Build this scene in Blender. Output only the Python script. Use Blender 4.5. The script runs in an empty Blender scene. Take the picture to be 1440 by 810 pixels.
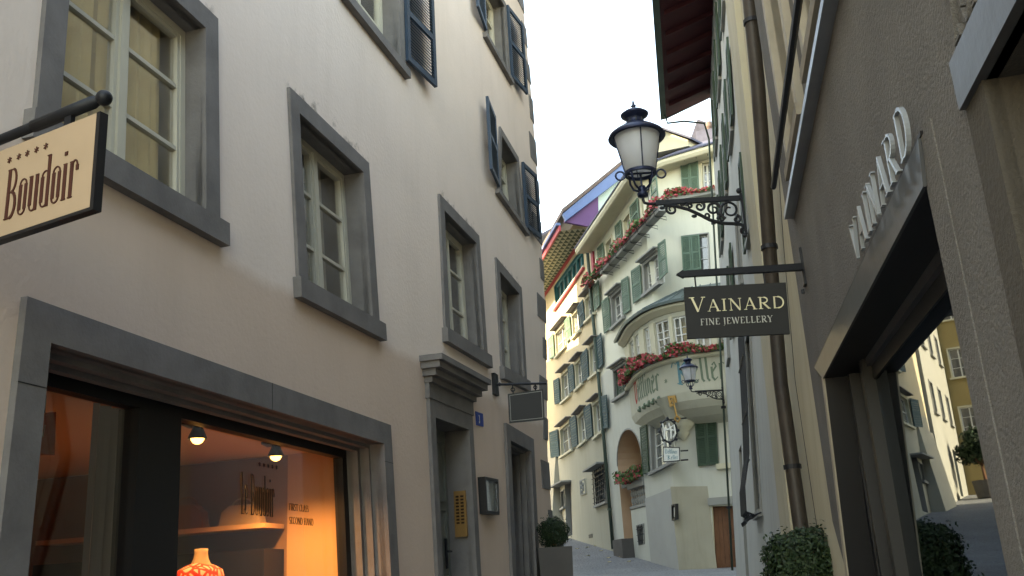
import bpy, bmesh, math, random
from mathutils import Vector, Matrix, geometry
random.seed(7)
R=math.radians
C=bpy.context.scene.collection
# ---------------------------------------------------------------- camera
FPX=1350.; ROLL=math.atan(.06); EYE=1.6
_d=(797+.06*(1016-720)*1.0 - .06*0 - 405)/math.sqrt(1.0036)
PITCH=math.atan(_d/FPX)
cR,sR,cP,sP=math.cos(ROLL),math.sin(ROLL),math.cos(PITCH),math.sin(PITCH)
VR=Vector((cR,sR*sP,-sR*cP)); VU=Vector((sR,-cR*sP,cR*cP)); VF=Vector((0,cP,sP))
EYEP=Vector((0,0,EYE))
cam=bpy.data.cameras.new('camera'); cam.sensor_width=36; cam.lens=36*FPX/1440; cam.clip_start=.05; cam.clip_end=2000
co=bpy.data.objects.new('camera',cam); C.objects.link(co); bpy.context.scene.camera=co
co.matrix_world=Matrix(((VR.x,VU.x,-VF.x,0),(VR.y,VU.y,-VF.y,0),(VR.z,VU.z,-VF.z,EYE),(0,0,0,1)))
# ---------------------------------------------------------------- world, sun, exposure
SUN_EL,SUN_AZ=32,-100          # sun low on the left, behind the roofs
sc=bpy.context.scene
w=bpy.data.worlds.new('World'); sc.world=w; w.use_nodes=True
nt=w.node_tree; bg=nt.nodes['Background']; sky=nt.nodes.new('ShaderNodeTexSky'); sky.sky_type='NISHITA'
sky.sun_disc=False; sky.sun_elevation=R(SUN_EL); sky.sun_rotation=R(SUN_AZ); sky.air_density=1.0; sky.dust_density=.8; sky.ozone_density=.6
nt.links.new(sky.outputs[0],bg.inputs[0]); bg.inputs[1].default_value=.15
sd=bpy.data.lights.new('sun','SUN'); sd.energy=2.6; sd.angle=R(.5); sd.color=(1,.94,.84)
so=bpy.data.objects.new('sun',sd); C.objects.link(so)
dv=Vector((math.sin(R(SUN_AZ))*math.cos(R(SUN_EL)),math.cos(R(SUN_AZ))*math.cos(R(SUN_EL)),math.sin(R(SUN_EL))))
so.rotation_euler=dv.to_track_quat('Z','Y').to_euler()
vs=sc.view_settings; vs.view_transform='Standard'; vs.look='None'; vs.gamma=1; vs.use_curve_mapping=False
vs.exposure=3.45
try:
    vs.use_white_balance=True; vs.white_balance_temperature=9800; vs.white_balance_tint=8
except Exception: pass
sc.render.engine='CYCLES'; sc.cycles.max_bounces=8; sc.cycles.transparent_max_bounces=12
# ---------------------------------------------------------------- materials
def mat(name,col,rough=.8,metal=0,var=.0,vs_=3.,bump=0,bs=80.,spec=.3,stains=None,band=None,streak=0):
    m=bpy.data.materials.new(name); m.use_nodes=True; t=m.node_tree; b=t.nodes['Principled BSDF']
    b.inputs['Base Color'].default_value=(*col,1); b.inputs['Roughness'].default_value=rough
    b.inputs['Metallic'].default_value=metal; b.inputs['Specular IOR Level'].default_value=spec
    geo=t.nodes.new('ShaderNodeNewGeometry'); src=None
    def noise(scale,det=5,vec=None,ro=.6):
        n=t.nodes.new('ShaderNodeTexNoise'); n.inputs['Scale'].default_value=scale; n.inputs['Detail'].default_value=det; n.inputs['Roughness'].default_value=ro
        t.links.new(vec or geo.outputs['Position'],n.inputs['Vector']); return n.outputs['Fac']
    def mix(a,bcol,fac,typ='MIX'):
        x=t.nodes.new('ShaderNodeMix'); x.data_type='RGBA'; x.blend_type=typ
        if isinstance(a,tuple): x.inputs[6].default_value=(*a,1)
        else: t.links.new(a,x.inputs[6])
        if isinstance(bcol,tuple): x.inputs[7].default_value=(*bcol,1)
        else: t.links.new(bcol,x.inputs[7])
        if isinstance(fac,float): x.inputs[0].default_value=fac
        else: t.links.new(fac,x.inputs[0])
        return x.outputs[2]
    def ramp(f,a,b_,ca=0.,cb=1.):
        r=t.nodes.new('ShaderNodeMapRange'); r.inputs[1].default_value=a; r.inputs[2].default_value=b_; r.inputs[3].default_value=ca; r.inputs[4].default_value=cb
        t.links.new(f,r.inputs[0]); return r.outputs[0]
    cur=col
    if band:   # band=(z,colour below): a second colour up to height z, ragged edge
        sx=t.nodes.new('ShaderNodeSeparateXYZ'); t.links.new(geo.outputs['Position'],sx.inputs[0])
        ad=t.nodes.new('ShaderNodeMath'); ad.operation='MULTIPLY_ADD'; t.links.new(noise(.8,6),ad.inputs[0]); ad.inputs[1].default_value=.30; t.links.new(sx.outputs[2],ad.inputs[2])
        cur=mix(band[1],col,ramp(ad.outputs[0],band[0]+.1,band[0]+.2))
    if var:
        dk=tuple(c*(1-var) for c in col)
        f=ramp(noise(vs_,6),.35,.7)
        cur=mix(cur,mix(cur,(1-var,)*3,1.,'MULTIPLY'),f)
    if streak:
        mp=t.nodes.new('ShaderNodeMapping'); mp.inputs['Scale'].default_value=(2.2,2.2,.22); t.links.new(geo.outputs['Position'],mp.inputs[0])
        f=ramp(noise(1.6,8,mp.outputs[0],.7),.5,.8,0,streak)
        cur=mix(cur,mix(cur,(.55,.5,.43),1.,'MULTIPLY'),f)
    if stains: # stains=(scale,colour,lo,hi)
        f=ramp(noise(stains[0],8,None,.75),stains[2],stains[3]); cur=mix(cur,stains[1],f)
    if not isinstance(cur,tuple): t.links.new(cur,b.inputs['Base Color'])
    if bump:
        bn=t.nodes.new('ShaderNodeBump'); bn.inputs['Strength'].default_value=bump; bn.inputs['Distance'].default_value=.01
        t.links.new(noise(bs,4),bn.inputs['Height']); t.links.new(bn.outputs[0],b.inputs['Normal'])
    return m
def glass(name,tint=(.95,.93,.89),refl=.12,rmax=.75,rough=.01,gc=(.95,.97,1)):
    m=bpy.data.materials.new(name); m.use_nodes=True; t=m.node_tree; t.nodes.remove(t.nodes['Principled BSDF'])
    o=t.nodes['Material Output']; tr=t.nodes.new('ShaderNodeBsdfTransparent'); gl=t.nodes.new('ShaderNodeBsdfGlossy'); mx=t.nodes.new('ShaderNodeMixShader')
    tr.inputs[0].default_value=(*tint,1); gl.inputs['Roughness'].default_value=rough; gl.inputs['Color'].default_value=(*gc,1)
    lw=t.nodes.new('ShaderNodeLayerWeight'); lw.inputs[0].default_value=.5
    mr=t.nodes.new('ShaderNodeMapRange'); pw=t.nodes.new('ShaderNodeMath'); pw.operation='POWER'; pw.inputs[1].default_value=2.5
    t.links.new(lw.outputs['Facing'],pw.inputs[0]); t.links.new(pw.outputs[0],mr.inputs[0]); mr.inputs[3].default_value=refl; mr.inputs[4].default_value=rmax
    nz=t.nodes.new('ShaderNodeTexNoise'); nz.inputs['Scale'].default_value=1.3; bp=t.nodes.new('ShaderNodeBump'); bp.inputs['Strength'].default_value=.015; bp.inputs['Distance'].default_value=.02
    t.links.new(nz.outputs['Fac'],bp.inputs['Height']); t.links.new(bp.outputs[0],gl.inputs['Normal'])
    t.links.new(mr.outputs[0],mx.inputs[0]); t.links.new(tr.outputs[0],mx.inputs[1]); t.links.new(gl.outputs[0],mx.inputs[2]); t.links.new(mx.outputs[0],o.inputs[0])
    return m
def emis(name,col,s):
    m=bpy.data.materials.new(name); m.use_nodes=True; b=m.node_tree.nodes['Principled BSDF']
    b.inputs['Base Color'].default_value=(*col,1); b.inputs['Emission Color'].default_value=(*col,1); b.inputs['Emission Strength'].default_value=s; return m
def leafmat(name,c1,c2,scale=9,rough=.6):
    m=mat(name,c1,rough,0,0); t=m.node_tree; b=t.nodes['Principled BSDF']
    g=t.nodes.new('ShaderNodeNewGeometry'); rr=t.nodes.new('ShaderNodeMix'); rr.data_type='RGBA'; rr.inputs[6].default_value=(*c1,1); rr.inputs[7].default_value=(*c2,1)
    t.links.new(g.outputs['Random Per Island'],rr.inputs[0]); t.links.new(rr.outputs[2],b.inputs['Base Color']); return m
M={}
M['leftwall']=mat('beige plaster',(.80,.675,.585),.9,0,.11,.55,.35,24,.2,band=(3.78,(.66,.51,.41)),streak=.14,stains=(2.3,(.50,.42,.35),.66,.85))  # band: newer coat of paint on the lower wall
M['surround']=mat('grey painted stone',(.18,.167,.158),.75,0,.28,3.5,.3,45)
M['sash']=mat('cream window paint',(.50,.47,.38),.5,0,.06)
M['room']=mat('room wall',(.42,.36,.22),.9)
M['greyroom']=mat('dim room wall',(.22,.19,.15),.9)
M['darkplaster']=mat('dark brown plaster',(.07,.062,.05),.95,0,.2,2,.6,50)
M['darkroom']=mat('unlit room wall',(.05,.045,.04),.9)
M['curtain']=mat('net curtain with reflected yellow',(.62,.51,.27),.95,0,.15,4)  # yellow facade reflected in the panes is painted into the curtain colour
M['curtainw']=mat('white net curtain',(.70,.66,.56),.95,0,.2,6)
M['pane']=glass('window glass')
M['shopglass']=glass('shop window glass',(.95,.95,.95),.035,.42)
M['mirrorglass']=glass('jeweller window glass',(.30,.31,.32),.30,.75,.006,(.42,.47,.52))
M['shutblue']=mat('dark blue green shutter paint',(.032,.055,.085),.55,0,.2,5)
M['shutteal']=mat('teal shutter paint',(.018,.055,.062),.6,0,.15,4)
M['shutgreen']=mat('faded green shutter paint',(.10,.16,.115),.7,0,.2,4)
M['shutdark']=mat('dark green shutter paint',(.035,.065,.04),.6,0,.25,5)
M['iron']=mat('black iron',(.018,.02,.024),.5,.3,.1,20)
M['lampblue']=mat('blue black lamp paint',(.015,.022,.05),.35,.3)
M['frost']=None
M['black']=mat('black frame',(.012,.012,.013),.45)
M['roughcast']=mat('grey brown roughcast',(.142,.135,.124),.95,0,.22,1.8,1.,60,.15,streak=.2)
M['bronze']=mat('grey metal lintel',(.10,.106,.112),.38,.45,.22,2.5,.15,12)
M['bluemetal']=mat('zinc ledge',(.30,.34,.38),.35,.6,.15,3)
M['beigeframe']=mat('beige window frame',(.33,.29,.22),.7,0,.15,4)
M['creamwall']=mat('warm cream plaster',(.45,.41,.30),.9,0,.14,.9,.25,40,.2,streak=.4,stains=(1.6,(.40,.35,.27),.60,.75))
M['whitewall']=mat('off white plaster',(.40,.40,.37),.9,0,.10,.8,.2,40,.2,streak=.35)
M['brownpipe']=mat('dark brown downpipe',(.052,.042,.034),.5,.2,.3,7,.1,30,stains=(14,(.35,.33,.3),.70,.76))
M['greenpipe']=mat('dark green downpipe',(.05,.075,.06),.5,.2,.2,6)
M['maroon']=mat('maroon eave boards',(.07,.014,.018),.7,0,.35,1.5)
M['yellowwall']=mat('pale yellow plaster',(.47,.40,.27),.9,0,.08,.35,.15,30,.2,band=(8.0,(.36,.34,.27)),streak=.3)  # band: greyer and darker on the lower wall
M['kwall']=mat('pale green white plaster',(.60,.59,.485),.9,0,.08,.4,.15,30,.2,band=(9.3,(.47,.47,.41)),streak=.25)  # band: brighter skylight on the upper wall painted in, lower colour darker
M['plinth']=mat('grey cement render',(.36,.355,.325),.95,0,.1,.8,.2,25,stains=(1.2,(.24,.23,.21),.62,.75))
M['plintht']=mat('tan cement render',(.33,.305,.235),.95,0,.15,.7,.2,25,stains=(1.3,(.30,.26,.2),.58,.74),streak=.4)
M['trimk']=mat('cream cornice paint',(.48,.45,.33),.7,0,.1,2)
M['trimg']=mat('grey stone trim',(.24,.24,.22),.8,0,.1,2)
M['oriel']=mat('cream oriel plaster',(.40,.385,.305),.9,0,.1,.8,.15,30,streak=.35)
M['oroof']=mat('patinated sheet metal',(.12,.155,.15),.5,.4,.2,2)
M['slate']=mat('blue grey roof tiles',(.07,.075,.11),.7,0,.3,3,.5,12)
M['rooftile']=mat('brown roof tiles',(.14,.10,.085),.8,0,.35,4,.5,14)
M['bargeblue']=mat('light blue bargeboard',(.11,.17,.32),.6,0,.15,2)
M['purple']=mat('purple boards',(.15,.07,.17),.7,0,.1,2)
M['mint']=mat('pale mint plaster',(.55,.68,.60),.9)
M['red']=mat('red painted board',(.36,.04,.05),.6)
M['maroonp']=mat('dark red board',(.25,.02,.04),.6)
M['ochre']=mat('ochre plaster',(.28,.21,.09),.9,0,.15,.5)
M['whiteb']=mat('white plaster',(.30,.295,.255),.9,0,.08,.5)
M['farpane']=mat('far window glass',(.16,.17,.16),.12,0,.5,3,spec=.9)
M['farpaneb']=mat('dark window glass',(.05,.055,.06),.08,0,.3,3,spec=1.)
M['white']=mat('white paint',(.55,.55,.51),.5)
M['wood']=mat('brown oak',(.16,.065,.03),.55,0,.4,3.,.1,30)
M['peach']=mat('peach plaster',(.50,.33,.21),.9,0,.15,1)
M['flred']=leafmat('red geranium petals',(.33,.03,.04),(.52,.12,.13))
M['flleaf']=leafmat('geranium leaves',(.04,.09,.025),(.09,.15,.05))
M['box']=leafmat('boxwood leaves',(.008,.02,.008),(.022,.045,.016))
M['boxlight']=leafmat('clipped boxwood leaves',(.009,.024,.009),(.024,.046,.016))
M['pot']=mat('grey stone planter',(.09,.082,.075),.8,0,.15,3)
M['soil']=mat('dark soil',(.03,.025,.02),1)
M['signdark']=mat('charcoal sign board',(.022,.022,.021),.6)
M['gold']=mat('pale gold lettering',(.75,.68,.45),.45,.2)
M['silverl']=mat('pale grey lettering',(.50,.50,.45),.5)
M['signcream']=mat('cream sign board',(.46,.33,.215),.6,0,.06,6)
M['brownink']=mat('dark brown lettering',(.07,.02,.012),.6)
M['blackink']=mat('black lettering',(.01,.008,.008),.6)
M['bluesign']=mat('blue enamel',(.02,.06,.30),.35)
M['brass']=mat('brass bell panel',(.26,.14,.045),.5,.1,.1,20)
M['brassd']=mat('dark brass button',(.05,.025,.01),.4,.5)
M['doorgreen']=mat('grey green door paint',(.16,.17,.15),.6,0,.15,3)
M['paper']=mat('pale paper',(.35,.36,.35),.7)
M['shopwall']=mat('warm shop wall',(.55,.33,.18),.9)
M['shopdark']=mat('brown shop wall',(.25,.145,.085),.9)
M['shopceil']=mat('shop ceiling',(.55,.36,.22),.9)
M['leather']=mat('tan leather',(.26,.12,.05),.5)
M['leatherd']=mat('brown leather',(.12,.06,.03),.5)
M['mann']=mat('linen dummy cloth',(.38,.28,.18),.8)
M['poster']=mat('rust red poster',(.42,.08,.03),.7)
M['greyfab']=mat('grey curtain',(.20,.18,.16),.9)
M['bulb']=emis('lit halogen bulb',(1,.55,.18),.9)
M['lettergl']=mat('pale acrylic lettering',(.22,.24,.25),.25,.0,0,3,0,80,.4)
M['asphalt']=None
M['teal']=mat('teal window band',(.02,.14,.17),.5,0,.2,3)
M['fleaf']=mat('dry yellow leaf',(.45,.38,.22),.8)
M['letgreen']=mat('weathered grey green fraktur paint',(.13,.17,.12),.9,0,.2,5)
M['letteal']=mat('weathered teal fraktur paint',(.08,.20,.23),.9,0,.2,5)
M['letred']=mat('weathered red fraktur paint',(.42,.05,.04),.9,0,.2,5)
M['goldkey']=mat('gilded bronze',(.30,.17,.05),.5,.3)
def frost():
    m=bpy.data.materials.new('frosted lamp glass'); m.use_nodes=True; t=m.node_tree; b=t.nodes['Principled BSDF']
    b.inputs['Base Color'].default_value=(.80,.82,.84,1); b.inputs['Roughness'].default_value=.35
    b.inputs['Transmission Weight'].default_value=.0
    tl=t.nodes.new('ShaderNodeBsdfTranslucent'); tl.inputs[0].default_value=(.85,.87,.9,1); mx=t.nodes.new('ShaderNodeMixShader'); mx.inputs[0].default_value=.5
    t.links.new(b.outputs[0],mx.inputs[1]); t.links.new(tl.outputs[0],mx.inputs[2]); t.links.new(mx.outputs[0],t.nodes['Material Output'].inputs[0]); return m
M['frost']=frost()
def paving():
    m=mat('grey stone setts',(.16,.165,.165),.75); t=m.node_tree; b=t.nodes['Principled BSDF']
    g=t.nodes.new('ShaderNodeNewGeometry'); v=t.nodes.new('ShaderNodeTexVoronoi'); v.inputs['Scale'].default_value=8; v.feature='DISTANCE_TO_EDGE'
    v2=t.nodes.new('ShaderNodeTexVoronoi'); v2.inputs['Scale'].default_value=8; n=t.nodes.new('ShaderNodeTexNoise'); n.inputs['Scale'].default_value=.7; n.inputs['Detail'].default_value=8
    for q in (v,v2,n): t.links.new(g.outputs['Position'],q.inputs['Vector'])
    r=t.nodes.new('ShaderNodeMapRange'); r.inputs[2].default_value=.06; t.links.new(v.outputs['Distance'],r.inputs[0])
    cr=t.nodes.new('ShaderNodeMix'); cr.data_type='RGBA'; cr.inputs[6].default_value=(.11,.115,.12,1); cr.inputs[7].default_value=(.22,.22,.215,1); t.links.new(n.outputs['Fac'],cr.inputs[0])
    mm=t.nodes.new('ShaderNodeMix'); mm.data_type='RGBA'; mm.blend_type='MIX'; mm.inputs[6].default_value=(.07,.07,.07,1); t.links.new(cr.outputs[2],mm.inputs[7]); t.links.new(r.outputs[0],mm.inputs[0])
    t.links.new(mm.outputs[2],b.inputs['Base Color'])
    bp=t.nodes.new('ShaderNodeBump'); bp.inputs['Strength'].default_value=.6; bp.inputs['Distance'].default_value=.02; t.links.new(r.outputs[0],bp.inputs['Height']); t.links.new(bp.outputs[0],b.inputs['Normal'])
    return m
M['asphalt']=paving()
# ---------------------------------------------------------------- mesh helpers
class MB:
    def __init__(s): s.v=[]; s.f=[]
    def add(s,vs,fs):
        o=len(s.v); s.v+= [Vector(q) for q in vs]; s.f+=[tuple(i+o for i in f) for f in fs]; return s
    def hexa(s,p):   # p: 8 points, bottom ring 0-3, top ring 4-7
        return s.add(p,[(0,3,2,1),(4,5,6,7),(0,1,5,4),(1,2,6,5),(2,3,7,6),(3,0,4,7)])
    def box(s,c,sz,rot=None):
        c=Vector(c); x,y,z=[q/2 for q in sz]; pts=[Vector(q) for q in ((-x,-y,-z),(x,-y,-z),(x,y,-z),(-x,y,-z),(-x,-y,z),(x,-y,z),(x,y,z),(-x,y,z))]
        if rot is not None: pts=[rot@q for q in pts]
        return s.hexa([q+c for q in pts])
    def prism(s,pts,off):  # planar polygon pts extruded by vector off
        n=len(pts); off=Vector(off); pts=[Vector(p) for p in pts]
        o=len(s.v); s.v+=pts+[p+off for p in pts]
        tris=geometry.tessellate_polygon([pts])
        for t in tris: s.f.append(tuple(o+i for i in t)); s.f.append(tuple(o+n+i for i in reversed(t)))
        for i in range(n): j=(i+1)%n; s.f.append((o+i,o+j,o+n+j,o+n+i))
        return s
    def tube(s,pts,r,n=8,cap=True):
        pts=[Vector(p) for p in pts]; m=len(pts); rs=r if isinstance(r,(list,tuple)) else [r]*m
        up=None; o=len(s.v)
        for i,p in enumerate(pts):
            d=(pts[min(i+1,m-1)]-pts[max(i-1,0)]).normalized()
            if up is None:
                up=d.orthogonal().normalized()
            up=(up-d*up.dot(d));  up=up.normalized() if up.length>1e-6 else d.orthogonal().normalized()
            si=d.cross(up)
            for k in range(n):
                a=2*math.pi*k/n; s.v.append(p+(up*math.cos(a)+si*math.sin(a))*rs[i])
        for i in range(m-1):
            for k in range(n):
                a=o+i*n+k; b=o+i*n+(k+1)%n; s.f.append((a,b,b+n,a+n))
        if cap: s.f.append(tuple(o+k for k in reversed(range(n)))); s.f.append(tuple(o+(m-1)*n+k for k in range(n)))
        return s
    def lathe(s,c,prof,n=24,ax=None):   # prof: list (r,z)
        c=Vector(c); o=len(s.v)
        for r,z in prof:
            for k in range(n):
                a=2*math.pi*k/n; s.v.append(c+Vector((r*math.cos(a),r*math.sin(a),z)))
        for i in range(len(prof)-1):
            for k in range(n):
                a=o+i*n+k; b=o+i*n+(k+1)%n; s.f.append((a,b,b+n,a+n))
        return s
    def ball(s,c,r,n=12,m=8,sc_=(1,1,1)):
        c=Vector(c); o=len(s.v)
        for i in range(m+1):
            t=math.pi*i/m
            for k in range(n):
                a=2*math.pi*k/n; s.v.append(c+Vector((r*sc_[0]*math.sin(t)*math.cos(a),r*sc_[1]*math.sin(t)*math.sin(a),r*sc_[2]*math.cos(t))))
        for i in range(m):
            for k in range(n):
                a=o+i*n+k; b=o+i*n+(k+1)%n; s.f.append((a,b,b+n,a+n))
        return s
    def build(s,name,m,parent=None,smooth=False,norm=True):
        org=parent_world(parent) if parent else (sum(s.v,Vector())/max(1,len(s.v)))
        me=bpy.data.meshes.new(name); me.from_pydata([v-org for v in s.v],[],s.f)
        if norm:
            bm=bmesh.new(); bm.from_mesh(me); bmesh.ops.recalc_face_normals(bm,faces=bm.faces); bm.to_mesh(me); bm.free()
        if smooth:
            for p in me.polygons: p.use_smooth=True
        me.materials.append(m if not isinstance(m,str) else M[m])
        o=bpy.data.objects.new(name,me); C.objects.link(o)
        if parent: o.parent=parent
        else: o.location=org
        return o
def parent_world(p):
    v=Vector((0,0,0))
    while p is not None: v+=Vector(p.location); p=p.parent
    return v
def tag(o,label,cat,group=None,kind=None):
    if label: o['label']=label
    if cat: o['category']=cat
    if group: o['group']=group
    if kind: o['kind']=kind
    return o
def thing(name,label,cat,loc,group=None):
    o=bpy.data.objects.new(name,None); C.objects.link(o); o.location=loc; o.empty_display_size=.1; return tag(o,label,cat,group)
def copytree(o,loc=None,parent=None,rot=None,scale=None):
    c=o.copy(); C.objects.link(c)
    if parent: c.parent=parent
    if loc is not None: c.location=loc
    if rot is not None: c.rotation_euler=rot
    if scale: c.scale=scale
    for ch in list(o.children): copytree(ch,parent=c)
    return c
def gz(x,y):  # height of the climbing street
    P=[(-400,-12),(-20,-.8),(0,0),(5,.4),(10,.8),(14,1.05),(25,1.35),(32,1.58),(38.6,2.38),(46,3.25),(60,4.6),(80,6.),(400,20)]
    for i in range(len(P)-1):
        if y<=P[i+1][0]:
            t=(y-P[i][0])/(P[i+1][0]-P[i][0]); return P[i][1]+t*(P[i+1][1]-P[i][1])
    return P[-1][1]
# ---------------------------------------------------------------- facades: vertical walls over a plan line
def ray(x,y): return VF+VR*((x-720)/FPX)+VU*(-(y-405)/FPX)
class Fac:
    def __init__(f,pts,side,lean=0.):   # side=+1: the outside is on the right of the walking direction
        f.p=[Vector((a,b)) for a,b in pts]; f.side=side; f.lean=lean; f.cum=[0]
        for i in range(len(f.p)-1): f.cum.append(f.cum[-1]+(f.p[i+1]-f.p[i]).length)
        def nn(d): d=d.normalized(); return Vector((d.y,-d.x))*side
        sn=[nn(f.p[i+1]-f.p[i]) for i in range(len(f.p)-1)]
        f.n=[sn[0]]+[((sn[i]+sn[i+1])/2).normalized() for i in range(len(sn)-1)]+[sn[-1]]
    def P(f,s,z,d=0):
        i=0
        while i<len(f.p)-2 and s>f.cum[i+1]: i+=1
        t=(s-f.cum[i])/(f.cum[i+1]-f.cum[i]); q=f.p[i].lerp(f.p[i+1],t) if 0<=t<=1 else f.p[i]+(f.p[i+1]-f.p[i])*t
        n=f.n[i].lerp(f.n[i+1],min(1,max(0,t))); q=q+n*(d-f.lean*(z-EYE)); return Vector((q.x,q.y,z))
    def N(f,s=0):
        a=f.P(s,0,0); return (f.P(s,0,1)-a)
    def at(f,x,y,d=0):
        r=ray(x,y); best=None
        for i in range(len(f.p)-1):
            dv=(f.p[i+1]-f.p[i]).normalized(); n=Vector((dv.y,-dv.x))*f.side
            # plane: (q-p)·n = d-lean*(z-EYE)
            a=f.p[i]+n*d; den=r.x*n.x+r.y*n.y+f.lean*r.z
            if abs(den)<1e-9: continue
            t=(a.x*n.x+a.y*n.y)/den
            if t<=0: continue
            z=EYE+r.z*t; s=(Vector((r.x*t,r.y*t))-f.p[i]).dot(dv); L=(f.p[i+1]-f.p[i]).length
            if len(f.p)==2 or -.05<=s<=L+.05:
                if best is None or t<best[0]: best=(t,f.cum[i]+s,z)
        if best is None: raise Exception('no hit %s %s'%(x,y))
        return (best[1],best[2])
    def q(f,*pts,d=0): return [f.at(x,y,d) for x,y in pts]
class Quad:  # four (s,z) corners TL,TR,BR,BL on a facade, addressed in metres (a across, b up, d outwards)
    def __init__(f,F,c,d=0):
        f.F=F; f.c=[Vector(q) for q in c]; f.d=d
        f.w=((f.c[1]-f.c[0]).length+(f.c[2]-f.c[3]).length)/2; f.h=((f.c[0]-f.c[3]).length+(f.c[1]-f.c[2]).length)/2
    def sz(f,a,b):
        u=a/f.w; v=b/f.h; lo=f.c[3].lerp(f.c[2],u) if 0<=u<=1 else f.c[3]+(f.c[2]-f.c[3])*u
        hi=f.c[0].lerp(f.c[1],u) if 0<=u<=1 else f.c[0]+(f.c[1]-f.c[0])*u
        return lo+(hi-lo)*v
    def P(f,a,b,d=0):
        q=f.sz(a,b); return f.F.P(q.x,q.y,d+f.d)
    def box(f,mb,a0,a1,b0,b1,d0,d1):
        return mb.hexa([f.P(a0,b0,d0),f.P(a1,b0,d0),f.P(a1,b0,d1),f.P(a0,b0,d1),f.P(a0,b1,d0),f.P(a1,b1,d0),f.P(a1,b1,d1),f.P(a0,b1,d1)])
    def inner(f,l,r,b,t): return Quad(f.F,[f.sz(l,f.h-t),f.sz(f.w-r,f.h-t),f.sz(f.w-r,b),f.sz(l,b)],f.d)
    def ring(f,mb,t,d0,d1,tb=None,tt=None):
        tb=t if tb is None else tb; tt=t if tt is None else tt
        f.box(mb,0,t,0,f.h,d0,d1); f.box(mb,f.w-t,f.w,0,f.h,d0,d1)
        if tb: f.box(mb,t,f.w-t,0,tb,d0,d1)
        if tt: f.box(mb,t,f.w-t,f.h-tt,f.h,d0,d1)
    def corners(f): return [tuple(q) for q in f.c]
def wall(F,outer,holes,m,root,name='wall',depth=8.,label=None,t=None):
    """front sheet with real openings, closed sides, top and back"""
    vs=[];ed=[]
    def loop(pp):
        o=len(vs); vs.extend(Vector(q) for q in pp); n=len(pp); ed.extend((o+i,o+(i+1)%n) for i in range(n))
    loop(outer)
    for h in holes: loop(h)
    r=geometry.delaunay_2d_cdt(vs,ed,[],0,1e-5); V,Fc=r[0],r[2]
    def inside(p,poly):
        c=False; n=len(poly)
        for i in range(n):
            a=poly[i]; b=poly[(i+1)%n]
            if (a[1]>p[1])!=(b[1]>p[1]) and p[0]<(b[0]-a[0])*(p[1]-a[1])/(b[1]-a[1])+a[0]: c=not c
        return c
    mb=MB(); mb.v=[F.P(v.x,v.y,0) for v in V]
    for f in Fc:
        cx=sum(V[i].x for i in f)/3; cy=sum(V[i].y for i in f)/3
        if inside((cx,cy),outer) and not any(inside((cx,cy),h) for h in holes): mb.f.append(tuple(f))
    n=len(outer); o=len(mb.v); mb.v+=[F.P(a,b,0) for a,b in outer]+[F.P(a,b,-depth) for a,b in outer]
    for i in range(n): j=(i+1)%n; mb.f.append((o+i,o+j,o+n+j,o+n+i))
    mb.f.append(tuple(o+n+i for i in range(n)))
    w_=mb.build(name,m,root,norm=False)
    if label: w_['label']=label
    return w_
def reveal(Q,mb,dep,bottom=True):
    c=Q.c; F=Q.F
    for i,j in ((0,1),(1,2),(2,3),(3,0)) if bottom else ((0,1),(1,2),(3,0)):
        a,b=c[i],c[j]; mb.add([F.P(a.x,a.y,Q.d),F.P(b.x,b.y,Q.d),F.P(b.x,b.y,Q.d-dep),F.P(a.x,a.y,Q.d-dep)],[(0,1,2,3)])
def roombox(Q,mb,d0,dep):
    c=Q.c; F=Q.F
    for i,j in ((0,1),(1,2),(2,3),(3,0)):
        a,b=c[i],c[j]; mb.add([F.P(a.x,a.y,d0),F.P(b.x,b.y,d0),F.P(b.x,b.y,d0-dep),F.P(a.x,a.y,d0-dep)],[(0,1,2,3)])
    mb.add([F.P(q.x,q.y,d0-dep) for q in c],[(0,1,2,3)])
def shutter(Q,m,root,slats=14,t=.04,d=.03,leaves=1,name='shutter'):
    """louvred shutter leaf filling quad Q"""
    mb=MB(); lw=Q.w/leaves
    for k in range(leaves):
        a0=k*lw+ (.005 if k else 0); a1=(k+1)*lw-.005; fr=min(.06,lw*.16)
        Q.box(mb,a0,a0+fr,0,Q.h,d,d+t); Q.box(mb,a1-fr,a1,0,Q.h,d,d+t)
        for b in (0,Q.h/2-fr*.6,Q.h-fr*1.2): Q.box(mb,a0+fr,a1-fr,b,b+fr*1.2,d+.002,d+t-.002)
        b0=fr*1.2
        for (lo,hi) in ((fr*1.2,Q.h/2-fr*.6),(Q.h/2+fr*.6,Q.h-fr*1.2)):
            ns=max(3,slats//2); st=(hi-lo)/ns
            for i in range(ns):
                y=lo+i*st
                P=Q.P; mb.hexa([P(a0+fr,y,d+t*.85),P(a1-fr,y,d+t*.85),P(a1-fr,y+st*.9,d+t*.2),P(a0+fr,y+st*.9,d+t*.2),
                          P(a0+fr,y+.008,d+t*.98),P(a1-fr,y+.008,d+t*.98),P(a1-fr,y+st*.9+.008,d+t*.33),P(a0+fr,y+st*.9+.008,d+t*.33)])
    return mb.build(name,m,root)
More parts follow.
